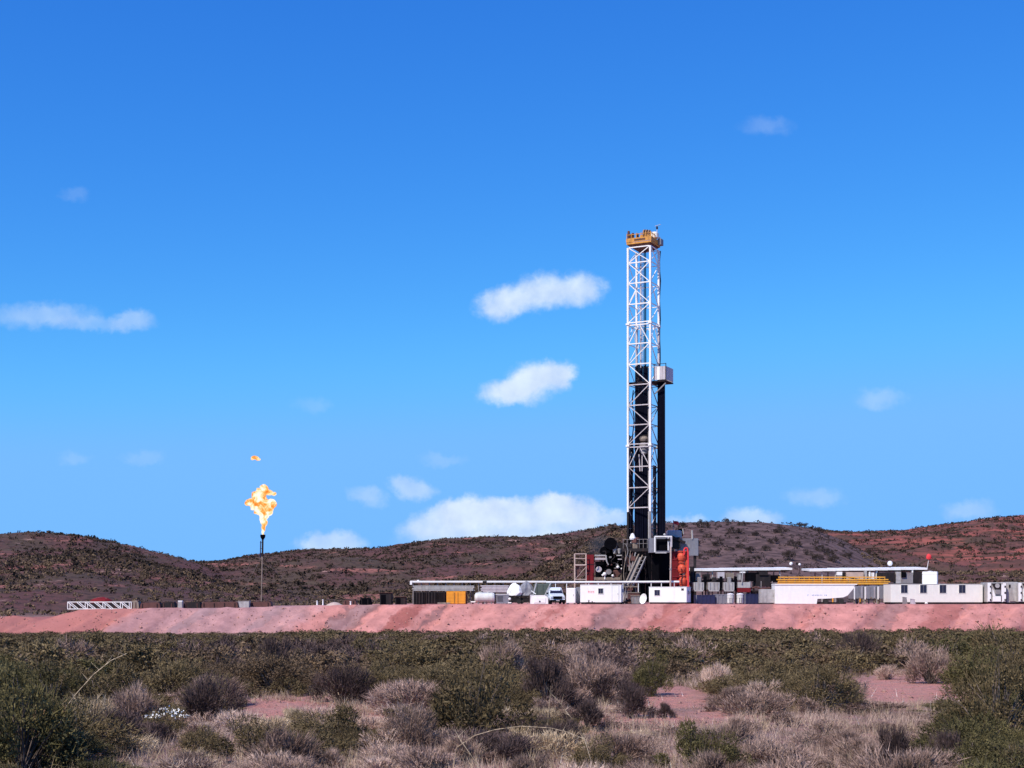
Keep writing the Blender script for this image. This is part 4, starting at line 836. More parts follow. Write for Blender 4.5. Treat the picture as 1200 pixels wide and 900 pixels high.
# items on the roofs
for px, py, s, lab in ((927, 660.5, .22, 'white lamp on a stalk above the gap between the two sheds, left one'), (937, 661.5, .17, 'white lamp on a stalk above the gap between the two sheds, right one'), (1043, 660.2, .34, 'white domed lamp on the roof of the right shed')):
    t = thing('area_lamp', lab, 'lamp', wp(px, 668, 182)); part('stalk', MB().tube((0, 0, -.4), (0, 0, (668 - py) * .11 - .1), .04), 'dark', t); part('head', MB().sphere((0, 0, (668 - py) * .11), s, 10, 6), 'white', t)
    part('bracket', MB().box((0, .1, -.4), (.3, .2, .1)), 'dark', t)
t = thing('beacon', 'red beacon ball on a thin pole at the right end of the shed roof', 'beacon', wp(1086.5, 667, 181.5))
part('pole', MB().tube((0, 0, 0), (.2, 0, 1.35), .035), 'white', t); part('lamp', MB().lathe((.22, 0, 1.2), [(.1, 0), (.32, .15), (.34, .45), (.2, .7), (.05, .78)], 12), 'flag', t)
# grey mud tanks in a row
D = 176.5
for i, (a, b, lab) in enumerate(((813, 825, 'light grey mud tank, first in the row from the separator tower'), (830, 843.3, 'light grey mud tank, second in the row from the separator tower'), (848, 860.5, 'light grey mud tank, third in the row, next to the reddish tank'))):
    t = thing('mud_tank', lab, 'tank', base((a + b) / 2, D), group='light grey mud tanks in a row'); W = (b - a) * D / FPX; z0, z1 = Z(693, D) - PADZ, Z(682.4, D) - PADZ
    part('shell', MB().prism([(-W / 2 + .12, z0), (W / 2 - .12, z0), (W / 2, z0 + .25), (W / 2, z1), (-W / 2, z1), (-W / 2, z0 + .25)], 0, 2.4), 'lgrey', t)
    for j in range(3): part('rib', MB().box((-W / 2 + W * (j + .5) / 3, -.03, (z0 + z1) / 2 + .1), (.05, .06, z1 - z0 - .3)), 'grey', t)
    for s in (-1, 1): part('leg', MB().box((s * (W / 2 - .15), .3, z0 / 2), (.14, .14, z0)), 'dark', t)
    part('mixer', MB().bbox((.2, 1.2, z1 + .35), (.5, .8, .65), .08), 'dark' if i % 2 else 'grey', t)
    part('duct', MB().beam((W * .62, .8, z0 + .1), (W * .72, .8, z1 + .75), .34), 'black', t)
t = thing('mud_tank', 'tank with reddish lower half, fourth in the row after three grey ones', 'tank', base(872.3, D)); W = 14.5 * D / FPX
z0, z1 = Z(694, D) - PADZ, Z(682.4, D) - PADZ; part('shell', MB().bbox((0, 1.2, (z0 + z1) / 2 + .28), (W, 2.4, (z1 - z0) - .56), .04), 'lgrey', t); part('lower_shell', MB().bbox((0, 1.2, z0 + .28), (W + .04, 2.44, .55), .04), 'dred', t, label='reddish lower half of the tank')
for s in (-1, 1): part('leg', MB().box((s * (W / 2 - .15), .3, z0 / 2), (.14, .14, z0)), 'dark', t)
part('ladder', MB().beam((-.35, -.1, z1 - .2), (-.2, -.1, z1 + 1.5), .1), 'lgrey', t)
t = thing('shale_shaker', 'dark shale shakers crowded under the right half of the left shed', 'shaker', base(893, 178))
def E(name, mb, mat): return part(name, mb, mat, t, True)
D = 178
for a, b, y0, y1, mt in ((876, 889, 670.5, 681, 'black'), (886, 903, 673, 687, 'dark'), (903, 914, 674, 682, 'black'), (890, 900, 669.8, 674, 'dark'), (905, 911, 683, 692, 'grey'), (893.5, 898, 683, 690, 'lav'), (878, 906, 692, 707, 'dark')): E('housing', pb(MB(), a, b, y0, y1, D + RNG.uniform(0, 1), 2), mt)
E('pipe', MB().path([wp(878, 690, D - .3), wp(886, 688, D - .3), wp(892, 690, D - .3), wp(903, 689, D - .3)], .12), 'rust'); E('pipe', MB().path([wp(882, 682, D - .2), wp(884, 694, D - .2)], .1), 'dark')
for px in (879, 892, 905): E('post', pb(MB(), px - .5, px + .5, 681, 707, D - .2, .12), 'grey')
t = thing('pump_motor', 'grey motors and ducts above the row of grey mud tanks', 'motor', (X(840, 179), 179, Z(682, 179)))
D = 179
for a, b, y0, y1, mt in ((816, 821, 671, 681, 'grey'), (824, 832, 673, 678, 'dark'), (834, 838, 676, 682, 'lgrey'), (841, 849, 670.5, 677.5, 'lav'), (851, 860, 671.2, 677.5, 'beige'), (864, 869, 672, 680, 'grey'), (868, 873.5, 669.8, 671.4, 'white'), (865.5, 868, 674, 679.5, 'lgrey')): E('housing', pb(MB(), a, b, y0, y1, D + RNG.uniform(0, .6), 1), mt)
E('deck', pb(MB(), 814, 875, 682.4, 683.4, D + .1, 1.8), 'dark')
for px in (827, 845, 862.5): E('deck_post', pb(MB(), px - .7, px + .7, 683.5, 707, D + .3, .16), 'dark')
for a, b, y1 in ((825, 831, 678), (842, 848, 677.5), (852, 859, 677.5)): E('plinth', pb(MB(), a, b, y1 + .1, 682.3, D + .3, .7), 'dark')
E('duct', MB().path([wp(816, 682.5, D), wp(835, 679.6, D), wp(850, 683, D), wp(864, 680, D)], .16), 'black'); E('walkway', pb(MB(), 813, 876, 681.6, 682.2, D - .4, .6), 'dark')
# navy containers at ground level
def crate(label, a, b, top, D, depth, mat, group=None, n=5):
    t = thing('storage_container', label, 'container', base((a + b) / 2, D), 0, group); W = (b - a) * D / FPX; H = Z(top, D) - PADZ
    part('body', MB().bbox((0, depth / 2, H / 2), (W, depth, H), .03), mat, t)
    for i in range(n): part('rib', MB().box((-W / 2 + W * (i + .5) / n, -.025, H / 2), (W / n * .45, .05, H - .2)), mat, t)
    part('top_rail', MB().box((0, -.02, H - .04), (W, .07, .09)), mat, t)
    for s in (-1, 1): part('corner_post', MB().box((s * (W / 2 - .05), -.04, H / 2), (.1, .09, H)), 'bgrey' if s < 0 else mat, t)
    return t
crate('navy blue ribbed container at ground level below the grey mud tanks', 815.5, 838, 697.2, 171.5, 2, 'blue')
crate('blue grey ribbed container between the navy container and the white drums', 838.8, 852, 696.4, 171.8, 2, 'bgrey', n=3)
crate('very dark navy container between the white drums and the grey cupboard', 872.5, 890, 696, 172, 2, 'blue', n=4)
for px, lab in ((855.9, 'white capped round drum, the left of two standing side by side'), (867.2, 'white capped round drum, the right of two standing side by side')):
    t = thing('chemical_drum', lab, 'drum', base(px, 169.6), 0, 'white capped drums'); part('barrel', MB().lathe((0, 0, .1), [(.36, 0), (.4, .05), (.4, .5), (.36, .55), (.4, .6), (.4, .95), (.34, 1.0)], 14), 'ltank', t)
    part('cap', MB().lathe((0, 0, 1.12), [(.42, 0), (.44, .06), (.3, .14), (.05, .18)], 14), 'white', t); part('stand', MB().box((0, 0, .05), (.6, .6, .1)), 'grey', t)
    for s in (-1, 1): part('stripe', MB().box((s * .12, -.385, .45), (.09, .05, .6)), 'grey', t)
# yellow walkway
D = 177.5
t = thing('yellow_walkway', 'long orange yellow railed walkway above the big white tank', 'walkway', (X(974, D), D, Z(685, D)))
E('deck', pb(MB(), 912, 1041, 683.2, 684.8, D, 1.1), 'yellow')
for py, a, b in ((676.4, 912, 1036), (679.2, 910, 1041), (681.8, 912, 1043)): E('rail', MB().beam(wp(a, py, D), wp(b, py, D), .09, .13), 'yellow')
for i in range(22): px = 913 + i * 5.9; E('post', pb(MB(), px - .35, px + .35, 675.6, 684, D + .02, .06), 'yellow')
for i in range(12): px = 916 + i * 10.5; E('kick_plate', pb(MB(), px - 4.6, px + 4.6, 680, 683, D + .1, .04), 'yellow')
for px in (914, 945, 976, 1008, 1040): E('deck_post', pb(MB(), px - .6, px + .6, 685, 707, D + .5, .14), 'yellow')
t = thing('shed_motors', 'pink and white motors standing under the right shed behind the yellow rail', 'motor', (X(1000, 180), 180, Z(682, 180)))
D = 180
for a, b, y0, y1, mt in ((981, 987, 670, 674, 'white'), (984, 992, 671, 680, 'dark'), (992, 1012, 670.5, 680, 'pinks'), (996, 1006, 672, 676, 'dred'), (1013, 1016, 669, 682, 'lgrey'), (1018.6, 1020, 670, 683, 'white'), (1022.5, 1024.5, 671, 683, 'white'), (1026.5, 1028.5, 669, 681, 'white'), (1029, 1049, 671, 682, 'dark'), (1050, 1056, 670, 684, 'lgrey'), (1056, 1070, 671, 684, 'grey'), (1056.5, 1062, 670.5, 676.5, 'black'), (1071, 1080, 670, 684, 'dark'), (1068.6, 1070.2, 668, 684, 'white')): E('housing', pb(MB(), a, b, y0, y1, D + RNG.uniform(.0, 1), 1.2), mt)
E('deck', pb(MB(), 980, 1081, 683.6, 685, D + .2, 2), 'dark')
for px in (982, 1005, 1030, 1055, 1079): E('deck_post', pb(MB(), px - .7, px + .7, 685.2, 707, D + .4, .16), 'dark'); E('deck_post', pb(MB(), px - .7, px + .7, 685.2, 707, D + 1.9, .16), 'dark')
for i, (a, b, y1) in enumerate(((981.5, 987, 674), (984.5, 992, 680), (993, 1011, 680))): E('plinth', pb(MB(), a, b, y1 + .1, 683.5, D + .3, 1), 'grey')
E('pipe', MB().path([wp(985, 682, D - .2), wp(992, 676, D - .2), wp(1010, 680, D - .2), wp(1040, 678, D - .2)], .09), 'dark')
# big white tank, hull shaped
D = 169.5; k = D / FPX
t = thing('mud_boat_tank', 'big white hull shaped tank with raked right end and faint blue lettering', 'tank', base(940, D), R(-1.5))
xf = lambda px: (px - 940) * k; zf_ = lambda py: Z(py, D) - PADZ
part('hull', MB().prism([(xf(908.3), .05), (xf(957), .03), (xf(957.8), zf_(701.8)), (xf(972), zf_(701.3)), (xf(988), zf_(700)), (xf(993), zf_(697.8)), (xf(1000), zf_(689.5)), (xf(1001.5), zf_(685.2)), (xf(908.3), zf_(685.2))], 0, 2.6), 'white', t)
part('rim', MB().box(((xf(908) + xf(1004)) / 2, 1.3, zf_(684.8)), (xf(1004) - xf(908), 2.76, .12)), 'white', t)
for px in (914, 926, 938, 962, 974): part('panel_seam', MB().box((xf(px), -.008, (zf_(686) + zf_(700.5)) / 2), (.045, .02, zf_(686) - zf_(700.5))), 'white', t)
lt = MB(); gx_ = 947
for i, (w_, h_) in enumerate(((1.4, 1.6), (0, 0), (0, 0), (1.0, .9), (1.2, 1.5), (.9, .8), (1.3, 1.2), (1.0, 1.6), (.8, .9), (1.2, 1.2), (.7, 1.4), (0, 0), (1.1, 1.0), (.9, 1.2))):
    if w_:
        x0 = xf(gx_ + i * 1.62); zc = zf_(697.6); lt.box((x0 - w_ * k * .35, -.006, zc), (.035, .012, h_ * k)); lt.box((x0 + w_ * k * .1, -.007, zc + h_ * k * .3), (w_ * k * .7, .012, .035))
        if i % 2: lt.box((x0 + w_ * k * .35, -.006, zc), (.035, .012, h_ * k))
part('lettering', lt, 'logo', t)
part('skid', MB().box((xf(975), 1.3, .12), (xf(992) - xf(958), 1.8, .22)), 'dark', t)
for px in (968, 986): part('wheel', MB().tube((xf(px), .1, .32), (xf(px), .4, .32), .32, n=14), 'rubber', t)
# grey tanks on legs behind the raked end
D = 174
for i, (a, b, lab) in enumerate(((1000, 1012, 'mauve grey tank on legs directly right of the raked white hull'), (1012.5, 1027, 'mauve grey tank on legs in the middle, between raked hull and long cabin'), (1027.6, 1043, 'mauve grey tank on legs touching the left end of the long cabin'))):
    t = thing('settling_tank', lab, 'tank', base((a + b) / 2, D), 0, 'mauve grey tanks on legs'); W = (b - a) * D / FPX; z0, z1 = Z(701.5, D) - PADZ, Z(687 - i * .3, D) - PADZ
    part('shell', MB().bbox((0, 1.3, (z0 + z1) / 2), (W, 2.6, z1 - z0), .05), 'bgrey', t)
    for j in range(3): part('rib', MB().box((-W / 2 + W * (j + .5) / 3, -.035, (z0 + z1) / 2), (.07, .07, z1 - z0 - .2)), 'lav' if j != 1 else 'bgrey', t)
    part('white_post', MB().box((-W / 2 + .12, -.08, (z0 + z1) / 2 - .1), (.13, .1, z1 - z0)), 'white', t)
    for s in (-1, 1): part('leg', MB().box((s * (W / 2 - .2), .3, z0 / 2), (.14, .14, z0)), 'beige', t)
    part('outlet', MB().tube((.1, -.3, z0 + .1), (.1, .1, z0 + .1), .1), 'beige', t)
# small things in front of the long cabin
for px, h_, w_, lab, mt in ((1060.5, .85, .5, 'small grey bin against the long cabin below its first window', 'grey'), (1069.8, .62, .55, 'low grey cowl with pinkish side right of the grey bin', 'lav'), (1085.5, .3, .35, 'pale stone lying on the pad edge before the long cabin', 'cream')):
    t = thing('waste_bin' if h_ > .7 else ('vent_cowl' if h_ > .5 else 'stone'), lab, 'bin' if h_ > .7 else ('vent' if h_ > .5 else 'stone'), base(px, 167.6))
    if h_ > .5:
        part('body', MB().add([(-w_ / 2, -.2, 0), (w_ / 2, -.2, 0), (w_ / 2, .25, 0), (-w_ / 2, .25, 0), (-w_ * .45, -.2, h_), (w_ * .3, -.2, h_ * .8), (w_ * .3, .25, h_ * .8), (-w_ * .45, .25, h_)], [(3, 2, 1, 0), (4, 5, 6, 7), (0, 1, 5, 4), (1, 2, 6, 5), (2, 3, 7, 6), (3, 0, 4, 7)]), mt, t)
        part('lid', MB().box((-.03, .02, h_ * .93), (w_ * .9, .5, .06), ry=R(10)), mt, t)
    else: part('rock', MB().sphere((0, 0, .1), .2, 7, 5, .7), mt, t)
# ---- generator modules at the right edge
def module(label, a, D, flip):
    k = D / FPX; t = thing('generator_module', label, 'generator', base(a + 11, D), 0, None); H = Z(682.5, D) - PADZ
    x_ = lambda p: (p - 11) * k
    part('frame', MB().bbox((0, 1.3, .25 + (H - .25) / 2), (22 * k, 2.5, H - .25), .04), 'lgrey', t)
    part('front_panel', MB().box((x_(2.2), -.03, .3 + (H - .35) / 2), (3.6 * k, .07, H - .4)), 'white', t); part('front_panel', MB().box((x_(20), -.03, .3 + (H - .35) / 2), (3.4 * k, .07, H - .4)), 'white', t)
    part('upper_panel', MB().prism([(x_(6), .95), (x_(9.5), .95), (x_(6), 1.9)], -.08, -.01), 'white', t)
    part('intake', MB().prism([(x_(5), H - .12), (x_(16), H - .12), (x_(16), H - .85), (x_(11), H - 1.0), (x_(8.5), H - .8)], -.05, -.005), 'dark', t)
    part('fan', MB().tube((x_(11.6), -.1, H - .4), (x_(11.6), -.04, H - .4), .27, n=14), 'lgrey', t)
    part('radiator', MB().box((x_(12.4), -.03, H - 1.15), (6 * k, .05, .55)), 'grey', t)
    part('side_mesh', MB().box((x_(17.3), -.03, H * .5), (1.8 * k, .06, H - .5)), 'white', t)
    dr = part('hatch', MB().bbox((x_(11), -.05, .62), (9.6 * k, .08, .62), .02), 'white', t)
    part('hatch_frame', MB().beam((x_(5.6), -.05, 1.0), (x_(17), -.05, 1.0), .05), 'dark', t); part('hatch_frame', MB().beam((x_(16.6), -.05, .3), (x_(16.6), -.05, .97), .05), 'dark', t)
    for p in (3.6, 20.6):
        for zz in (.5, 1.35, 2.1): part('latch', MB().box((x_(p), -.08, zz), (.16, .05, .22)), 'dark', t)
    part('skid', MB().box((0, 1.2, .12), (22.4 * k, 2.2, .24)), 'black', t)
    return t
module('white generator module with dark fan opening, right of the dark gap beside the long cabin', 1157, 169.5, 0)
t = thing('switch_house', 'plain light grey switch house between the two generator modules at the right edge', 'switch house', base(1186.5, 170.2))
H = Z(682, 170) - PADZ; part('body', MB().bbox((0, 1.2, .2 + (H - .2) / 2), (1.35, 2.3, H - .2), .04), 'lgrey', t); part('door', MB().box((.05, -.03, H * .5), (.8, .05, H - .7)), 'lgrey', t)
part('gauge', MB().box((-.35, -.06, H - .5), (.2, .06, .38)), 'dark', t); part('skid', MB().box((0, 1.2, .1), (1.3, 2.2, .2)), 'black', t)
module('white generator module cut by the right edge of the picture', 1193, 169.5, 1)
t = thing('trash_pump', 'dark trash pump in the shaded gap between long cabin and generator module', 'pump', base(1155.2, 171.5)); part('body', MB().bbox((0, .5, 1.1), (.32, 1, 2.2), .04), 'dark', t); part('cap', MB().box((0, .5, 2.24), (.36, 1.04, .06)), 'grey', t)

# ------------------------------------------------------------------ left part of the pad
D = 165.6
t = thing('truss_section', 'white lattice truss section lying on the left end of the pad', 'truss', base(115, D), 0)
k = D / FPX; x0, x1 = X(79.3, D), X(151.5, D); zb, zt = pad_at(115) + .04, pad_at(115) + .86
for dy in (0, .9):
    for z_ in (zb, zt): part('chord', MB().beam((x0, D + dy, z_), (x1, D + dy, z_), .09), 'white', t, True)
    n = 7
    for i in range(n):
        xa = x0 + (x1 - x0) * i / n; xb = x0 + (x1 - x0) * (i + 1) / n
        part('brace', MB().beam((xa + .05, D + dy, zt - .05), (xb - .1, D + dy, zb + .05), .075), 'white', t, True)
    for i in (0, 2, 4, 6, 7): part('upright', MB().beam((x0 + (x1 - x0) * i / n, D + dy, zb), (x0 + (x1 - x0) * i / n, D + dy, zt), .075), 'white', t, True)
for i in range(0, 8, 2): part('cross_tie', MB().beam((x0 + (x1 - x0) * i / 7, D + .07, zt), (x0 + (x1 - x0) * i / 7, D + .83, zt), .08), 'white', t, True)
t = thing('red_tarpaulin', 'low domed red tarpaulin heap behind the white lattice truss', 'covered heap', (X(119, 236), 236, Z(709.5, 236)))
vs = []; n = 20
for r_, z_ in ((1, 0), (.97, .45), (.8, .9), (.5, 1.2), (.2, 1.34), (.01, 1.36)):
    for i in range(n): a_ = 2 * math.pi * i / n; q = 1 + .05 * math.sin(3 * a_ + z_ * 4); vs.append((math.cos(a_) * 2.1 * r_ * q, math.sin(a_) * 1.6 * r_ * q, z_ * 1.06))
part('sheet', MB().add(vs, [(j * n + i, j * n + (i + 1) % n, (j + 1) * n + (i + 1) % n, (j + 1) * n + i) for j in range(5) for i in range(n)]), 'dred', t, smooth=True)
part('rope', MB().path([(-1.75, 0, .3), (-.9, -.7, 1.2), (0, -.3, 1.42), (1, -.6, 1.2), (1.75, 0, .3)], .03), 'beige', t)
def lowbox(name, label, cat, a, b, top, D, mat, mat2='rust'):
    t = thing(name, label, cat, base((a + b) / 2, D)); W = (b - a) * D / FPX; H = max(.35, Z(top, D) - pad_at((a + b) / 2))
    part('body', MB().prism([(-W / 2, 0), (W / 2, 0), (W / 2 - .1, H * .8), (W / 2 - .35, H), (-W / 2 + .2, H * .92), (-W / 2 + .05, H * .6)], 0, 1.3), mat, t)
    for i in range(max(2, int(W / .9))): part('rib', MB().box((-W / 2 + .3 + (W - .7) * i / max(1, int(W / .9) - 1), -.03, H * .4), (.08, .06, H * .75)), mat2, t)
    part('lip', MB().box((0, .6, H * .95), (W * .85, 1.1, .06)), mat2, t)
lowbox('mud_trough', 'long dark trough lying directly behind the white lattice truss', 'trough', 81, 150, 706.6, 169, 'dark', 'rust')
lowbox('mud_trough', 'grey brown low trough just right of the white lattice truss', 'trough', 152, 163, 703.6, 169, 'beige')
lowbox('mud_trough', 'dark rusty open trough, left of the small white capped block', 'trough', 164, 188, 705.8, 169, 'rust', 'dark')
lowbox('mud_trough', 'short dark rusty trough with grey end touching the small white capped block', 'trough', 189, 205, 705.2, 169.5, 'dark')
t = thing('concrete_block', 'small block with bright white cap between two dark troughs', 'block', base(211, 169)); part('block', MB().bbox((0, .3, .4), (.55, .6, .8), .04), 'lgrey', t); part('cap', MB().box((0, .3, .86), (.5, .6, .14)), 'white', t)
lowbox('mud_trough', 'low dark trough right of the small white capped block', 'trough', 215, 235, 705.2, 169.5, 'dark', 'rust')
lowbox('mud_trough', 'long rusty dark trough ending at the pale grey slanted box', 'trough', 236, 279, 705, 169.5, 'rust', 'dark')
t = thing('concrete_block', 'pale grey slanted concrete box left of the flare stack', 'block', base(285.5, 168.6)); part('block', MB().prism([(-.5, 0), (.62, 0), (.66, .78), (-.66, .78)], 0, 1), 'lgrey', t); part('lid', MB().box((0, .5, .81), (1.36, 1.08, .05)), 'beige', t)
lowbox('mud_trough', 'rusty dark trough in front of the foot of the flare stack', 'trough', 293, 318, 704.8, 169.5, 'rust', 'dark')
lowbox('mud_trough', 'dark brown trough with a white post at its right end, middle of the pad', 'trough', 402, 418, 702.8, 169.5, 'rust', 'dark')
lowbox('mud_trough', 'humped black trough between the brown trough and the open sided box', 'trough', 421, 435, 700.5, 172, 'black', 'dark')
for px, h_, lab in ((371.6, .62, 'short white marker post, left of the pair on the bare pad'), (378.4, .75, 'short white marker post, right of the pair on the bare pad'), (410.8, .5, 'short white marker post before the dark brown trough')):
    t = thing('marker_post', lab, 'post', base(px, 167), 0, 'white marker posts'); part('post', MB().lathe((0, 0, 0), [(.07, 0), (.09, .1), (.07, h_ - .08), (.12, h_ - .05), (.1, h_)], 10), 'white', t); part('foot', MB().box((0, 0, .03), (.24, .24, .06)), 'cream', t)
t = thing('sand_heap', 'small pale pink spoil heap on the pad between the marker posts', 'heap', base(392, 169)); part('heap', MB().lathe((0, 0, 0), [(1.1, 0), (.8, .18), (.4, .36), (.05, .42)], 12), 'pinks', t)
# ---- flare stack
D = 200; px0 = 306.6
PADZ = pad_at(306)
t = thing('flare_stack', 'slender flare stack with black burner tip standing behind the troughs', 'flare stack', base(px0, D))
part('pipe', MB().tube((X(px0 - .4, D), D, PADZ), (X(307.6, D), D, Z(640, D)), .085, n=10), 'beige', t, True)
part('upper_pipe', MB().tube((X(307.6, D), D, Z(652, D)), (X(307.9, D), D, Z(631, D)), .13, n=10), 'dark', t, True)
part('burner_tip', MB().lathe((X(308, D), D, Z(632.5, D)), [(.13, 0), (.34, .35), (.38, .7), (.3, .72), (.22, .5)], 12), 'black', t, True)
part('pilot_line', MB().tube((X(305.2, D), D - .1, Z(653, D)), (X(305.6, D), D - .1, Z(634, D)), .07), 'blue', t, True)
for py in (636, 643, 650): part('bracket', MB().box((X(306.5, D), D - .05, Z(py, D)), (.42, .1, .08)), 'dark', t, True)
for s in (-1, 1): part('guy_wire', MB().tube((X(307.6, D), D, Z(650, D)), (X(307 + s * 40, D), D + 6, PADZ), .012, n=3), 'grey', t, True)
part('base_plate', MB().box((X(306.4, D), D, PADZ + .06), (1, 1, .12)), 'dark', t, True)
# ---- flame
def flame_mat():
    m = bpy.data.materials.new('gas_flame'); m.use_nodes = True; t = m.node_tree
    for n in list(t.nodes): t.nodes.remove(n)
    o = t.nodes.new('ShaderNodeOutputMaterial'); em = t.nodes.new('ShaderNodeEmission'); tr = t.nodes.new('ShaderNodeBsdfTransparent'); mx = t.nodes.new('ShaderNodeMixShader')
    g = t.nodes.new('ShaderNodeNewGeometry'); n = t.nodes.new('ShaderNodeTexNoise'); n.inputs['Scale'].default_value = .8; n.inputs['Detail'].default_value = 5; n.inputs['Roughness'].default_value = .62; n.inputs['Distortion'].default_value = .8
    t.links.new(g.outputs['Position'], n.inputs['Vector']); cr = t.nodes.new('ShaderNodeValToRGB'); t.links.new(n.outputs[0], cr.inputs[0]); e = cr.color_ramp.elements
    e[0].position = .3; e[0].color = (.95, .16, .02, 1); e[1].position = .60; e[1].color = (1, .90, .78, 1)
    for p, c in ((.40, (1, .27, .04, 1)), (.46, (1, .46, .13, 1)), (.52, (1, .72, .38, 1))): q = e.new(p); q.color = c
    t.links.new(cr.outputs[0], em.inputs[0]); em.inputs[1].default_value = 1.2
    lw = t.nodes.new('ShaderNodeLayerWeight'); lw.inputs[0].default_value = .35; r = t.nodes.new('ShaderNodeMapRange'); t.links.new(lw.outputs['Facing'], r.inputs[0]); r.inputs[1].default_value = .25; r.inputs[2].default_value = .9
    t.links.new(r.outputs[0], mx.inputs[0]); t.links.new(em.outputs[0], mx.inputs[1]); t.links.new(tr.outputs[0], mx.inputs[2]); t.links.new(mx.outputs[0], o.inputs[0]); return m
FM = flame_mat()
import bmesh
def flame(label, blobs, D, seed):
    from mathutils import noise
    vs_all, fs_all = [], []
    for (px, py, rx, ry) in blobs:
        bm = bmesh.new(); bmesh.ops.create_icosphere(bm, subdivisions=3, radius=1)
        o_ = len(vs_all); c = Vector(wp(px, py, D)); kk = D / FPX
        for v in bm.verts:
            q = Vector((v.co.x * rx * kk, v.co.y * rx * kk * .8, v.co.z * ry * kk)); p_ = c + q
            d_ = noise.fractal(Vector((p_.x * 1.7, p_.y * 1.7, p_.z * 1.1 + seed)), .8, 2, 4) * .42 * min(rx, ry) * kk; vs_all.append(tuple(p_ + v.co * d_))
        fs_all += [tuple(o_ + v.index for v in f.verts) for f in bm.faces]; bm.free()
    o = part('flame', MB().add(vs_all, fs_all), FM, None, smooth=True); o['label'] = label; o['category'] = 'flame'; return o
flame('big lumpy orange yellow gas flame burning above the flare tip', [(308.2, 624, 1.6, 5), (308.8, 618, 2.4, 6), (309.5, 611, 4, 7), (309, 604, 6, 7), (305, 598, 7, 6.5), (313.5, 597, 7, 8), (299, 591.5, 8, 6.5), (293, 589, 5, 5), (308, 590, 8, 8), (317, 591, 5.5, 7), (301, 583, 6.5, 7), (306, 577, 6.5, 6), (309, 571.5, 5, 4), (315, 577.5, 6, 3.6), (320.5, 578.5, 3.5, 2.4)], D, 3)
PADZ = 3.4
flame('small detached lick of flame floating above the big flame', [(299, 536.5, 4.4, 2.0), (302.5, 538.5, 3, 1.5), (296, 538, 2, 1.2)], D, 8)
# ---- diesel smoke over the engines
m = bpy.data.materials.new('exhaust_smoke'); m.use_nodes = True; tt = m.node_tree; tt.nodes.remove(tt.nodes['Principled BSDF']); pv = tt.nodes.new('ShaderNodeVolumePrincipled')
pv.inputs['Color'].default_value = (.16, .17, .2, 1); g = tt.nodes.new('ShaderNodeTexCoord'); ln = tt.nodes.new('ShaderNodeVectorMath'); ln.operation = 'LENGTH'; tt.links.new(g.outputs['Object'], ln.inputs[0])
r = tt.nodes.new('ShaderNodeMapRange'); tt.links.new(ln.outputs['Value'], r.inputs[0]); r.inputs[1].default_value = 1; r.inputs[2].default_value = 0; r.inputs[4].default_value = .55
tt.links.new(r.outputs[0], pv.inputs['Density']); tt.links.new(pv.outputs[0], tt.nodes['Material Output'].inputs['Volume'])
o = part('exhaust_smoke', MB().sphere((0, 0, 0), 1, 16, 10), m, None); o.location = wp(706, 640, 186); o.scale = (2.6, 1.6, 1.7); tag(o, kind='stuff')
o['label'] = 'faint dark diesel smoke hanging over the engines left of the mast'; o['category'] = 'smoke'
# ------------------------------------------------------------------ vegetation
def veg(name, c1, c2, scale=.9, obj_var=True, c3=None):
    m = bpy.data.materials.new(name); m.use_nodes = True; t = m.node_tree; b = t.nodes['Principled BSDF']; b.inputs['Roughness'].default_value = .8; b.inputs['Specular IOR Level'].default_value = .15
    g = t.nodes.new('ShaderNodeNewGeometry'); n = t.nodes.new('ShaderNodeTexNoise'); t.links.new(g.outputs['Position'], n.inputs['Vector']); n.inputs['Scale'].default_value = scale; n.inputs['Detail'].default_value = 6; n.inputs['Roughness'].default_value = .7
    r = t.nodes.new('ShaderNodeMapRange'); t.links.new(n.outputs[0], r.inputs[0]); r.inputs[1].default_value = .36; r.inputs[2].default_value = .64
    mx = t.nodes.new('ShaderNodeMixRGB'); t.links.new(r.outputs[0], mx.inputs[0]); mx.inputs[1].default_value = (*c1, 1); mx.inputs[2].default_value = (*c2, 1); o = mx.outputs[0]
    wn = t.nodes.new('ShaderNodeTexNoise'); t.links.new(g.outputs['Position'], wn.inputs['Vector']); wn.inputs['Scale'].default_value = 9; wn.inputs['Detail'].default_value = 2
    r2 = t.nodes.new('ShaderNodeMapRange'); t.links.new(wn.outputs[0], r2.inputs[0]); r2.inputs[1].default_value = .35; r2.inputs[2].default_value = .65; r2.inputs[3].default_value = .6; r2.inputs[4].default_value = 1.45
    m2 = t.nodes.new('ShaderNodeMixRGB'); m2.blend_type = 'MULTIPLY'; m2.inputs[0].default_value = 1; t.links.new(o, m2.inputs[1]); t.links.new(r2.outputs[0], m2.inputs[2])
    oi = t.nodes.new('ShaderNodeObjectInfo'); r3 = t.nodes.new('ShaderNodeMapRange'); t.links.new(oi.outputs['Random'], r3.inputs[0]); r3.inputs[3].default_value = .75; r3.inputs[4].default_value = 1.25
    m3 = t.nodes.new('ShaderNodeMixRGB'); m3.blend_type = 'MULTIPLY'; m3.inputs[0].default_value = 1; t.links.new(m2.outputs[0], m3.inputs[1]); t.links.new(r3.outputs[0], m3.inputs[2])
    t.links.new(m3.outputs[0], b.inputs['Base Color']); return m
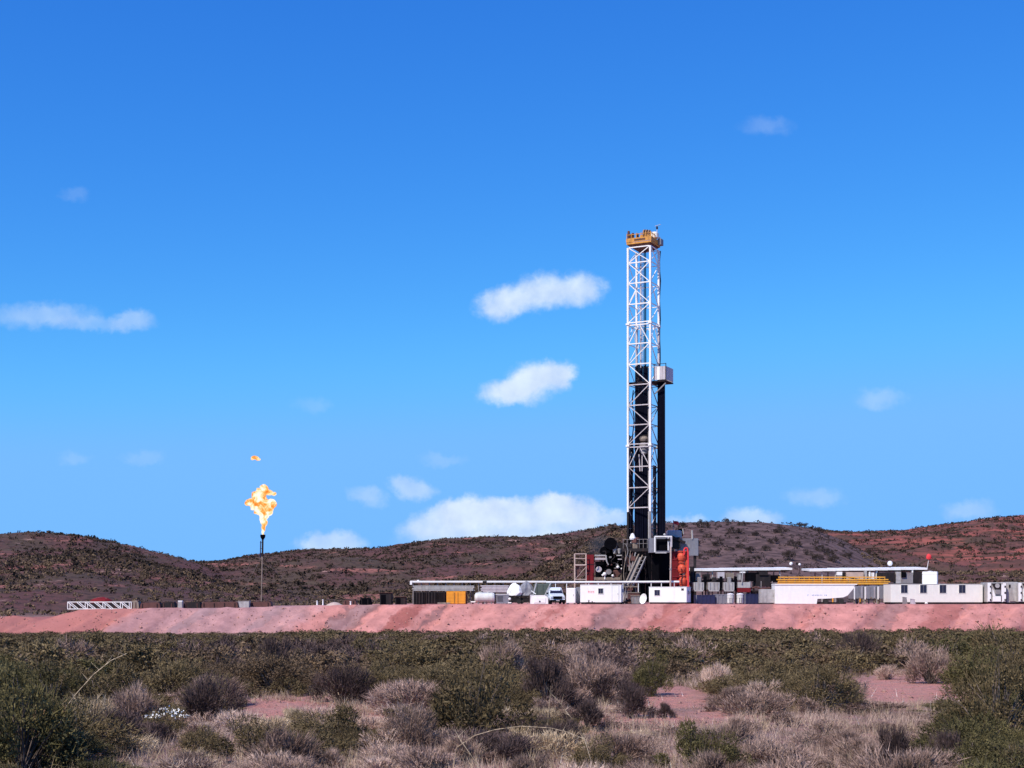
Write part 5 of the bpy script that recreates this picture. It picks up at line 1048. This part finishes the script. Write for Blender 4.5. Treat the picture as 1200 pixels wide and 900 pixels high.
VM = dict(
 green=veg('fresh_green_leaves', (.058, .052, .020), (.128, .108, .048)),
 olive=veg('olive_leaves', (.088, .065, .033), (.18, .136, .072)),
 brown=veg('brown_leaves', (.09, .06, .036), (.18, .125, .08)),
 mauve=veg('mauve_grey_twigs', (.185, .118, .098), (.38, .27, .225)),
 dark=veg('dark_twigs', (.048, .032, .033), (.12, .082, .076)),
 pale=veg('pale_dry_twigs', (.38, .255, .205), (.58, .44, .365)),
 straw=veg('straw_grass', (.38, .28, .18), (.6, .48, .34)),
 bark=veg('grey_bark', (.10, .075, .065), (.20, .16, .14)),
 white=veg('white_seed_heads_and_glints', (.6, .6, .58), (.8, .8, .78)),  # seed heads, and the white blades that stand for sun glints
 hillveg=veg('hill_scrub_leaves', (.034, .026, .019), (.090, .060, .042), .05),
 nearveg=veg('near_hill_leaves', (.035, .026, .024), (.07, .052, .045), .2))
def ribbons(P, Dv, Ln, Wd, rng):         # thin tapering blades: one triangle pair each
    n = len(P); side = np.cross(Dv, rng.normal(size=(n, 3))); side /= np.linalg.norm(side, axis=1)[:, None] + 1e-9
    a = P - side * Wd[:, None] / 2; b = P + side * Wd[:, None] / 2; tip = P + Dv * Ln[:, None]
    v = np.stack([a, b, tip], 1).reshape(-1, 3); return v, np.arange(n * 3).reshape(-1, 3)
def quads_(P, S, rng, up=0.0, asp=1.0):
    n = len(P); a = rng.normal(size=(n, 3)); a /= np.linalg.norm(a, axis=1)[:, None]; a[:, 2] *= 1 - up; b = np.cross(a, rng.normal(size=(n, 3))); b /= np.linalg.norm(b, axis=1)[:, None]
    a = a * S[:, None] * asp; b = b * S[:, None] / asp
    return np.stack([P - a, P + b * .7, P + a, P - b * .7], 1).reshape(-1, 3), np.arange(n * 4).reshape(-1, 4)
def crown_pts(n, rng, lobes, flat=.75, shell=.5):
    th = rng.uniform(0, 2 * np.pi, lobes); ph = np.arccos(rng.uniform(0, 1, lobes) ** .8); rr = rng.uniform(.55, .95, lobes)
    C = np.stack([np.sin(ph) * np.cos(th) * rr, np.sin(ph) * np.sin(th) * rr, .12 + np.cos(ph) * rr * flat], 1); sz = rng.uniform(.16, .34, lobes)
    i = rng.integers(0, lobes, n); d = rng.normal(size=(n, 3)); d /= np.linalg.norm(d, axis=1)[:, None]
    p = C[i] + d * (sz[i] * rng.uniform(0.3, 1, n) ** shell)[:, None] * np.array([1, 1, .8]); p[:, 2] = np.abs(p[:, 2]); return p, C
def shrub_mesh(kind, seed, lod):
    """unit shrub: radius 1, height about 1; returns (stems, foliage) meshes"""
    rg = np.random.default_rng(seed); nl = {'leafy': (7000, 1300, 260), 'twiggy': (2600, 700, 260)}[kind][lod]
    P, C = crown_pts(nl, rg, int(rg.integers(16, 28)), flat=rg.uniform(.7, .95))
    if kind == 'leafy':
        S = rg.uniform(.011, .027, nl) * (1, 2.1, 4.4)[lod]; v, q = quads_(P, S, rg, asp=1.25); fol = (v, q, None)
        k = nl // 5; D_ = P[:k] / (np.linalg.norm(P[:k], axis=1)[:, None] + 1e-6) + rg.normal(size=(k, 3)) * .35; D_ /= np.linalg.norm(D_, axis=1)[:, None]
        v2, t2 = ribbons(P[:k], D_, rg.uniform(.1, .25, k), rg.uniform(.010, .02, k) * (1, 1.6, 2.6)[lod], rg); fol = (np.vstack([v, v2]), q, t2 + len(v))
    else:
        D_ = P / (np.linalg.norm(P, axis=1)[:, None] + 1e-6) * .9 + rg.normal(size=(nl, 3)) * .45 + np.array([0, 0, .35]); D_ /= np.linalg.norm(D_, axis=1)[:, None]
        v, t_ = ribbons(P * .9, D_, rg.uniform(.10, .34, nl), rg.uniform(.012, .024, nl) * (1, 1.7, 3)[lod], rg)
        k = nl // 6; v2, q2 = quads_(P[:k], rg.uniform(.012, .03, k) * (1, 1.7, 3)[lod], rg); fol = (np.vstack([v2, v]), q2, t_ + len(v2))
    # stems: from the foot out to the lobes, two-segment crossed ribbons with real thickness
    sv, sq = [], []; 
    for c in C:
        for j in range(3 if lod == 0 else 1):
            e = c + rg.normal(size=3) * .12; m_ = e * .5 + np.array([0, 0, .12]) + rg.normal(size=3) * .05; pts = [np.array([rg.normal() * .06, rg.normal() * .06, -.05]), m_, e]; wd = [.022, .014, .006]
            o_ = len(sv)
            for p_, w_ in zip(pts, wd):
                for a_ in range(3): sv.append(p_ + w_ * np.array([math.cos(a_ * 2.094), math.sin(a_ * 2.094), 0]))
            for s_ in range(2):
                for a_ in range(3): sq.append((o_ + s_ * 3 + a_, o_ + s_ * 3 + (a_ + 1) % 3, o_ + s_ * 3 + 3 + (a_ + 1) % 3, o_ + s_ * 3 + 3 + a_))
    return (np.array(sv), np.array(sq), None), fol
KINDS = {'green': ('leafy', 'green'), 'olive': ('leafy', 'olive'), 'brown': ('leafy', 'brown'), 'mauve': ('twiggy', 'mauve'), 'dark': ('twiggy', 'dark'), 'pale': ('twiggy', 'pale'), 'straw': ('twiggy', 'straw')}
_cache = {}
def proto(kind, i, lod):
    key = (kind, i, lod)
    if key not in _cache:
        sh, mt = KINDS[kind]; s, f = shrub_mesh(sh, 100 * i + lod + hash(sh == 'leafy') * 7, lod)
        _cache[key] = (np_mesh('stem', s[0], s[1], s[2], VM['bark']), np_mesh('foliage', f[0], f[1], f[2], VM[mt]), s, f)
    return _cache[key]
NAMEK = dict(green='leafy_shrub', olive='leafy_shrub', brown='leafy_shrub', mauve='twiggy_shrub', dark='twiggy_shrub', pale='dry_shrub', straw='grass_tussock')
LOOK = dict(green='fresh green leafy shrub', olive='olive green leafy shrub', brown='brownish leafy shrub', mauve='mauve grey twiggy shrub', dark='dark purplish twiggy shrub', pale='pale dry twiggy shrub', straw='straw coloured dry tussock')
placed = []
def put_shrub(x, y, rad, hgt, kind, label, group=None, lod=0, name=None, var=None):
    i = var if var is not None else int(RNG.integers(0, 5)); sm, fm, _, _ = proto(kind, i, lod)
    o = nobj(name or NAMEK[kind], None); o.location = (x, y, float(terrain(x, y)) - .03); o.rotation_euler = (0, 0, RNG.uniform(0, 6.28)); o.scale = (rad, rad, hgt)
    tag(o, label, 'grass' if kind == 'straw' else 'shrub', group)
    nobj('stem', sm, o); nobj('foliage', fm, o); placed.append((x, y, rad)); return o
def at_base(px, py): D = gd(py, 0.05); return X(px, D), D
# shrubs one can single out: column, row of the foot, width and height in photo pixels
SPECIAL = [
 (402, 822, 92, 52, 'dark', 'dark purple rounded shrub at the right edge of the pale pink clearing'),
 (322, 802, 80, 58, 'dark', 'dark twiggy shrub standing behind the pale pink clearing, left of centre'),
 (245, 842, 96, 62, 'dark', 'dark grey shrub right of the bush with white seed heads'),
 (560, 868, 160, 108, 'olive', 'broad olive green shrub at the centre of the foreground'),
 (640, 836, 100, 72, 'dark', 'dark mauve shrub right of the broad olive shrub'),
 (690, 822, 90, 62, 'mauve', 'mauve grey shrub between the dark shrub and the small pink soil patch'),
 (738, 842, 60, 46, 'dark', 'low dark purple shrub at the left edge of the small pink soil patch'),
 (778, 842, 40, 20, 'dark', 'very low dark shrub lying on the front edge of the small pink soil patch'),
 (765, 812, 64, 50, 'green', 'grey green shrub with pale top behind the small pink soil patch'),
 (1006, 779, 66, 46, 'dark', 'tall dark shrub against the foot of the embankment, right of centre'),
 (1092, 799, 70, 48, 'mauve', 'rounded mauve brown shrub behind the right pink soil clearing'),
 (1040, 793, 40, 20, 'pale', 'low pale shrub left of the rounded mauve brown shrub'),
 (900, 824, 116, 54, 'olive', 'dark green shrub with pale twigs between the two pink clearings'),
 (960, 834, 110, 56, 'olive', 'olive brown shrub at the left edge of the right pink clearing'),
 (838, 810, 56, 40, 'pale', 'pale beige shrub just right of the small pink soil patch'),
 (25, 905, 170, 130, 'green', 'large fresh green shrub filling the left bottom corner'),
 (60, 835, 110, 60, 'green', 'green shrub behind the broken rail at the left'),
 (105, 862, 90, 56, 'straw', 'yellowish dry tussock right of the broken rail'),
 (160, 850, 80, 56, 'mauve', 'mauve leafless shrub left of the bush with white seed heads'),
 (1170, 872, 140, 110, 'olive', 'large olive green shrub at the right edge of the picture'),
 (1180, 800, 120, 66, 'olive', 'olive shrub behind the large green shrub at the right edge'),
 (480, 880, 80, 66, 'mauve', 'pale mauve round shrub left of the fallen branch'),
 (820, 906, 110, 66, 'green', 'grey green shrub at the bottom edge right of centre'),
 (1046, 912, 84, 74, 'dark', 'dark purple shrub at the bottom edge below the right clearing'),
 (1118, 905, 80, 60, 'dark', 'dark shrub at the bottom edge, right of the other dark one'),
 (330, 905, 110, 60, 'mauve', 'mauve shrub at the bottom edge left of centre'),
 (700, 905, 90, 46, 'olive', 'low yellowish green shrub at the bottom edge near the centre'),
 (590, 800, 76, 52, 'mauve', 'grey mauve shrub behind the broad olive shrub'),
]
for px, py, wpx, hpx, kd, lab in SPECIAL:
    x, y = at_base(px, py); kk = y / FPX; put_shrub(x, y, wpx * kk / 2 / 1.05, hpx * kk / 1.05, kd, lab, name=NAMEK[kd])
# shrub with white seed heads
x, y = at_base(196, 858); kk = y / FPX; o = put_shrub(x, y, 32 * kk, 34 * kk, 'olive', 'low grey shrub crowned with bright white seed heads')
rg = np.random.default_rng(5); n = 170; P, C = crown_pts(n, rg, 9, .9); P[:, 2] = .55 + P[:, 2] * .5; v, q = quads_(P, rg.uniform(.02, .05, n), rg); tag(nobj('seed_heads', np_mesh('seed_heads', v, q, mat=VM['white']), o), kind='stuff')
# where is what: base photo column/row -> kind and bareness
def zone(px, py):
    D_ = EYE * FPX / (py - HY); xx = (px - CX) * D_ / FPX
    r = float(np.clip((fbm(np.array([xx / 7 + 50]), np.array([D_ / 9 + 20]), 3)[0] - .5) * 2.6 + .5, 0, .999)) * .62 + RNG.random() * .38
    clear = any(((px - a) / c) ** 2 + ((py - b) / d) ** 2 < 1 for a, b, c, d in ((1055, 810, 86, 25), (792, 821, 60, 19), (330, 834, 70, 14), (440, 836, 40, 12), (815, 846, 44, 11)))
    if clear: return None
    if py < 762: return 'olive' if r < .68 else ('brown' if r < .84 else ('dark' if r < .93 else 'mauve'))
    if 190 < px < 540 and py > 826: return 'mauve' if r < .55 else ('pale' if r < .80 else ('straw' if r < .86 else 'olive'))
    if px < 130 and py > 790: return 'green' if r < .6 else ('olive' if r < .8 else 'straw')
    if px > 1110: return 'green' if r < .45 else ('olive' if r < .9 else 'dark')
    if 480 < px < 620 and py < 840: return 'olive' if r < .7 else ('mauve' if r < .85 else 'brown')
    if 620 <= px < 760 and py < 830: return 'dark' if r < .4 else ('mauve' if r < .75 else 'brown')
    if 220 < px < 420 and py < 815: return 'dark' if r < .45 else ('brown' if r < .75 else 'mauve')
    if py < 824: return 'olive' if r < .62 else ('brown' if r < .76 else ('mauve' if r < .9 else 'dark'))
    if 800 < px < 1110: return 'mauve' if r < .55 else ('pale' if r < .72 else ('dark' if r < .88 else 'olive'))
    return 'mauve' if r < .38 else ('pale' if r < .56 else ('straw' if r < .64 else ('dark' if r < .76 else 'olive')))
def zname(px, py):
    side = 'at the left' if px < 300 else ('left of the centre' if px < 560 else ('right of the centre' if px < 860 else 'at the right'))
    if py < 764: return f'in the dense belt before the embankment, {side}'
    if py < 800: return f'in the middle distance scrub, {side}'
    return f'in the near scrub, {side}'
cand = []
y = 17.0
while y < 158.5:
    sp = 1.5 if y < 60 else 2.0
    xw = .44 * y + 16
    for x in np.arange(-xw, xw, sp): cand.append((x + RNG.uniform(-.8, .8) * sp * .9, y + RNG.uniform(-.6, .6) * sp))
    y += sp * 1.02
shr = []
for x, y in cand:
    px = x / y * FPX + CX; py = HY + EYE * FPX / y; kd = zone(px, py)
    if kd is None: continue
    if RNG.random() < (.22 if py < 800 else .34): continue
    rad = float(RNG.uniform(.7, 1.5)) * (1.4 if 764 < py < 838 and RNG.random() < .5 else 1) * (.85 if kd in ('pale', 'straw') else 1); h = rad * float(RNG.uniform(.6, .95))
    if py < 760: h = min(h * .9, .95) * (.5 if px < 330 and py < 752 else (.8 if px < 560 else 1))
    if kd in ('pale', 'straw', 'mauve') and py > 800: h *= .75; rad *= .85
    if any((x - a) ** 2 + (y - b) ** 2 < (r_ * .55) ** 2 for a, b, r_ in placed[:30]): continue
    if (975 < px < 1125 and 822 < py < 868) or (700 < px < 850 and 834 < py < 872): h *= .38
    if 40 < y < 60 and -19.0 < x < -14 : h *= .5
    top_py = py - h / y * FPX
    shr.append((rad * h / y ** 2, x, y, rad, h, kd, px, py))
inview = [s for s in shr if -60 < s[6] < 1260 and s[7] - s[4] / s[2] * FPX < 900]
inview.sort(key=lambda s: -s[0]); N_IND = 270
MARKS = [(402, 822, 'dark purple rounded shrub'), (322, 802, 'dark shrub behind the clearing'), (196, 858, 'white seeded shrub'), (560, 868, 'broad central olive shrub'), (738, 842, 'small pink soil patch'),
 (1055, 808, 'large pink soil clearing'), (1006, 779, 'tall dark shrub at the embankment'), (1092, 799, 'rounded mauve brown shrub'), (25, 905, 'large corner green shrub'), (1165, 872, 'large right hand green shrub'),
 (62, 850, 'broken rail'), (610, 870, 'fallen arching branch'), (330, 834, 'pale pink clearing'), (1046, 912, 'bottom dark purple shrub'), (868, 824, 'green shrub between the pink clearings'), (820, 906, 'grey green bottom shrub')]
def near_label(kd, px, py, rad, y):
    size = 'small ' if rad < .85 else ('' if rad < 1.2 else 'wide ')
    if py < 764: return f'{size}{LOOK[kd]} {zname(px, py)}', f'{LOOK[kd]}s of the far belt'
    m_ = min(MARKS, key=lambda q: (q[0] - px) ** 2 + 4 * (q[1] - py) ** 2); dx, dy = px - m_[0], py - m_[1]
    far = 'just' if math.hypot(dx, 2 * dy) < 70 else ('well' if math.hypot(dx, 2 * dy) > 150 else '')
    rel = ('left of' if dx < 0 else 'right of') if abs(dx) > 2 * abs(dy) else ('behind' if dy < 0 else 'in front of')
    return ' '.join(f'{size}{LOOK[kd]} {far} {rel} the {m_[2]}'.split()), f'{LOOK[kd]}s of the plain'
for s in inview[:N_IND]:
    _, x, y, rad, h, kd, px, py = s
    lab, g = near_label(kd, px, py, rad, y)
    put_shrub(x, y, rad, h, kd, lab, g, lod=0 if y < 62 else 1)
placed_set = set(id(s) for s in inview[:N_IND]); rest = [s for s in shr if id(s) not in placed_set]
def merge(items, name, label):       # joined far scrub, one object, one material slot per kind
    V, Q, T, MI_q, MI_t = [], [], [], [], []; off = 0; mats = [VM['bark']] + [VM[KINDS[k][1]] for k in KINDS]; ki = {k: i + 1 for i, k in enumerate(KINDS)}
    for it in items:
        x, y, rad, h, kd, lod = it; sm, fm, s, f = proto(kd, int(RNG.integers(0, 5)), lod); a = RNG.uniform(0, 6.28); ca, sa = math.cos(a), math.sin(a); zt_ = float(terrain(x, y))
        for (v, q, t_), mi in ((s, 0), (f, ki[kd])):
            vv = np.stack([(v[:, 0] * ca - v[:, 1] * sa) * rad + x, (v[:, 0] * sa + v[:, 1] * ca) * rad + y, v[:, 2] * h + zt_ - .03], 1); V.append(vv)
            if q is not None: Q.append(q + off); MI_q.append(np.full(len(q), mi))
            if t_ is not None: T.append(t_ + off); MI_t.append(np.full(len(t_), mi))
            off += len(v)
    me = np_mesh(name, np.vstack(V), np.vstack(Q), np.vstack(T))
    for m_ in mats: me.materials.append(m_)
    me.polygons.foreach_set('material_index', np.concatenate(MI_q + MI_t).astype(np.int32)); o = nobj(name, me); tag(o, label, 'scrub', kind='stuff'); return o
merge([(s[1], s[2], s[3], s[4], s[5], 1 if s[2] < 70 else 2) for s in rest], 'desert_scrub', 'dense low scrub filling the plain between the single shrubs')
# ground cover: dry grass and twigs
def cover(name, label, mat, n, yr, hgt, keep, wd=.012, blades=7):
    rg = np.random.default_rng(len(name)); y = yr[0] + (yr[1] - yr[0]) * rg.random(n) ** .75; x = (rg.random(n) * 2 - 1) * (.40 * y + 7)
    px = x / y * FPX + CX; py = HY + EYE * FPX / y; m_ = keep(px, py, fbm(x / 3.5 + len(name), y / 3.5, 3)); x, y = x[m_], y[m_]; z = terrain(x, y); n = len(x)
    P = np.repeat(np.stack([x, y, z - .02], 1), blades, 0) + rg.normal(size=(n * blades, 3)) * np.array([.07, .07, 0]); D_ = rg.normal(size=(n * blades, 3)) * .42 + np.array([0, 0, 1]); D_ /= np.linalg.norm(D_, axis=1)[:, None]
    hh = np.repeat(rg.uniform(*hgt, n), blades) * rg.uniform(.6, 1.1, n * blades); v, t_ = ribbons(P, D_, hh, np.full(n * blades, wd) * rg.uniform(.7, 1.6, n * blades), rg)
    tag(nobj(name, np_mesh(name, v, None, t_, mat)), label, 'grass', kind='stuff')
def notclear(px, py): 
    m_ = np.ones(len(px), bool)
    for a, b, c, d in ((1055, 808, 78, 19), (792, 820, 54, 14), (815, 846, 46, 9), (330, 834, 70, 10)): m_ &= ((px - a) / c) ** 2 + ((py - b) / d) ** 2 > 1
    return m_
cover('dry_grass', 'pale pinkish dry grass covering the near ground', VM['pale'], 30000, (17, 75), (.2, .55), lambda px, py, f: notclear(px, py) & (f > .42))
cover('straw_grass', 'straw coloured dry grass blades between the shrubs', VM['straw'], 9000, (17, 62), (.25, .7), lambda px, py, f: notclear(px, py) & (f > .5), wd=.013)
cover('bright_seed_stalks', 'single blades coloured white to stand for sun glints in the near scrub', VM['white'], 700, (20, 60), (.3, .62), lambda px, py, f: px == px, wd=.009, blades=1)  # sun glints on twigs and grass, painted as sparse white blades
cover('low_mauve_twigs', 'low mauve twigs and litter between the shrubs', VM['mauve'], 30000, (17, 110), (.12, .45), lambda px, py, f: notclear(px, py) & (f < .58))
cover('low_olive_growth', 'low olive ground growth on the plain before the embankment', VM['olive'], 42000, (55, 159), (.15, .5), lambda px, py, f: notclear(px, py), wd=.035, blades=6)

# arching dead branches
def branch(label, pts, r, seed):
    t = thing('dead_branch', label, 'branch', (pts[0][0], pts[0][1], 0)); rg = random.Random(seed)
    pts = [(pts[0][0] - .12, pts[0][1] + .1, -.02)] + pts + ([(pts[-1][0] + .25, pts[-1][1] + .1, .1)] if seed == 1 else [])
    part('stem', MB().path(pts, r, 5), VM['straw'], t, True)
    for i in range(1, len(pts)):
        for j in range(2):
            p = Vector(pts[i - 1]).lerp(Vector(pts[i]), rg.random()); e = p + Vector((rg.uniform(-.25, .25), rg.uniform(-.2, .2), rg.uniform(.05, .32))); part('twig', MB().tube(p, e, r * .6, r * .2, 4), VM['straw'], t, True)
def bp_(px, py, D): return (X(px, D), D, Z(py, D))
branch('long pale arching branch lying over the scrub near the bottom centre', [bp_(px, py, 30) for px, py in ((535, 876), (556, 862), (580, 855), (610, 851), (645, 853), (665, 858), (685, 866))], .006, 1)
branch('dark forked branch leaning up left of the long pale arching branch', [bp_(px, py, 29) for px, py in ((565, 905), (552, 885), (540, 868), (533, 855))], .008, 2)
branch('pale yellow branch arching over the green scrub at the left', [bp_(px, py, 34) for px, py in ((70, 838), (90, 812), (110, 790), (130, 774), (148, 766))], .008, 3)
branch('thin bare branch sloping right before the dark mauve shrub', [bp_(px, py, 38) for px, py in ((645, 812), (655, 822), (664, 834), (670, 842))], .008, 4)
# broken rail
D = 33
t = thing('broken_rail', 'low broken wooden rail with rusty board half hidden in scrub at the left', 'fence', (X(62, D), D, 0))
part('board', MB().box((X(63, D), D, Z(835.5, D)), (.6, .05, .12), ry=R(4)), 'wood', t, True); part('rail', MB().beam(bp_(36, 862, D), bp_(96, 863.5, D), .05), 'wood', t, True)
for px in (75, 40): part('post', MB().beam((X(px, D), D + .05, 0), (X(px, D), D + .05, Z(826, D)), .06), 'wood', t, True)

# ---- scrub on the hills
rg = np.random.default_rng(21)
def hill_scrub(name, label, n, yr, size, mat, keep, leaves, ls):
    y = yr[0] + (yr[1] - yr[0]) * rg.random(n) ** .8; x = (rg.random(n) * 2 - 1) * (.5 * y); m_ = keep(x, y); x, y = x[m_], y[m_]; z = terrain(x, y); n = len(x); s = rg.uniform(*size, n) * rg.uniform(.6, 1.2, n)
    d = rg.normal(size=(n, leaves, 3)); d /= np.linalg.norm(d, axis=2)[..., None]; d *= rg.uniform(.25, 1, (n, leaves, 1)) ** .5; d[..., 2] = np.abs(d[..., 2]) * .85
    P = (np.stack([x, y, z], 1)[:, None] + d * s[:, None, None]).reshape(-1, 3); v, q = quads_(P, np.repeat(s, leaves) * rg.uniform(.22, .42, n * leaves) * ls, rg)
    tag(nobj(name, np_mesh(name, v, q, mat=mat)), label, 'scrub', kind='stuff'); return np.stack([x, y, s], 1)
def dens(x, y, lo): return (fbm(x / 34 + 3, y / 60 + 8, 4) - .5) * 1.7 + .5 + rg.random(len(x)) * .35 > lo
isnear = lambda x, y: (y < 450) & (x > 38) & (x / y * FPX + CX < 1010) & (y > 292)
hill_scrub('far_hill_scrub', 'dark scrub dotting the far hills along the skyline', 34000, (330, 960), (.6, 1.6), VM['hillveg'], lambda x, y: ~isnear(x, y) & dens(x, y, .68), 14, 1.0)
hill_scrub('thin_hill_scrub', 'small scattered scrub over the bare parts of the far hills', 30000, (320, 980), (.35, 1.1), VM['hillveg'], lambda x, y: ~isnear(x, y), 9, 1.1)
hill_scrub('low_slope_scrub', 'brown green scrub on the lower slopes behind the pad', 9000, (268, 420), (.5, 1.3), VM['brown'], lambda x, y: ~isnear(x, y) & dens(x, y, .55), 20, .8)
hill_scrub('near_hill_scrub', 'small shrubs scattered over the grey hillside behind the rig', 5200, (295, 450), (.3, .95), VM['nearveg'], lambda x, y: isnear(x, y) & dens(x, y, .45), 18, .8)
# the larger single bushes of the near hillside
hb = []
NB = [(785, 640), (823, 618), (838, 652), (842, 640), (855, 645), (868, 642), (872, 660), (886, 628), (886, 657), (898, 646), (906, 637), (925, 657), (937, 614), (943, 616), (948, 650), (955, 657), (962, 646), (971, 651), (978, 658), (985, 640), (830, 630), (812, 640), (860, 625), (915, 625), (905, 661), (870, 616), (850, 612), (700, 640), (690, 655), (960, 625), (930, 640), (880, 648), (818, 655), (800, 618), (995, 655)]
for i, (px, py) in enumerate(NB):
    ys = np.linspace(296, 432, 400); xs_ = (px - CX) * ys / FPX; zs = terrain(xs_, ys); scr = HY - (zs - EYE) / ys * FPX; j = np.argmax(scr <= py) if (scr <= py).any() else 399
    s = RNG.uniform(1.3, 2.3); put_shrub(xs_[j], ys[j], s, s * RNG.uniform(.8, 1.15), 'brown', 'dark round bush standing single on the grey hillside behind the shed roofs', 'dark bushes on the near hillside', lod=1, name='hillside_bush').children[1].data
for o in [o for o in bpy.data.objects if o.name.startswith('hillside_bush')]:
    for c in o.children:
        if c.name.startswith('foliage'):
            m_ = c.data.name + '_hill'; 
            if m_ not in bpy.data.meshes: q = c.data.copy(); q.name = m_; q.materials.clear(); q.materials.append(VM['nearveg'])
            c.data = bpy.data.meshes[m_]
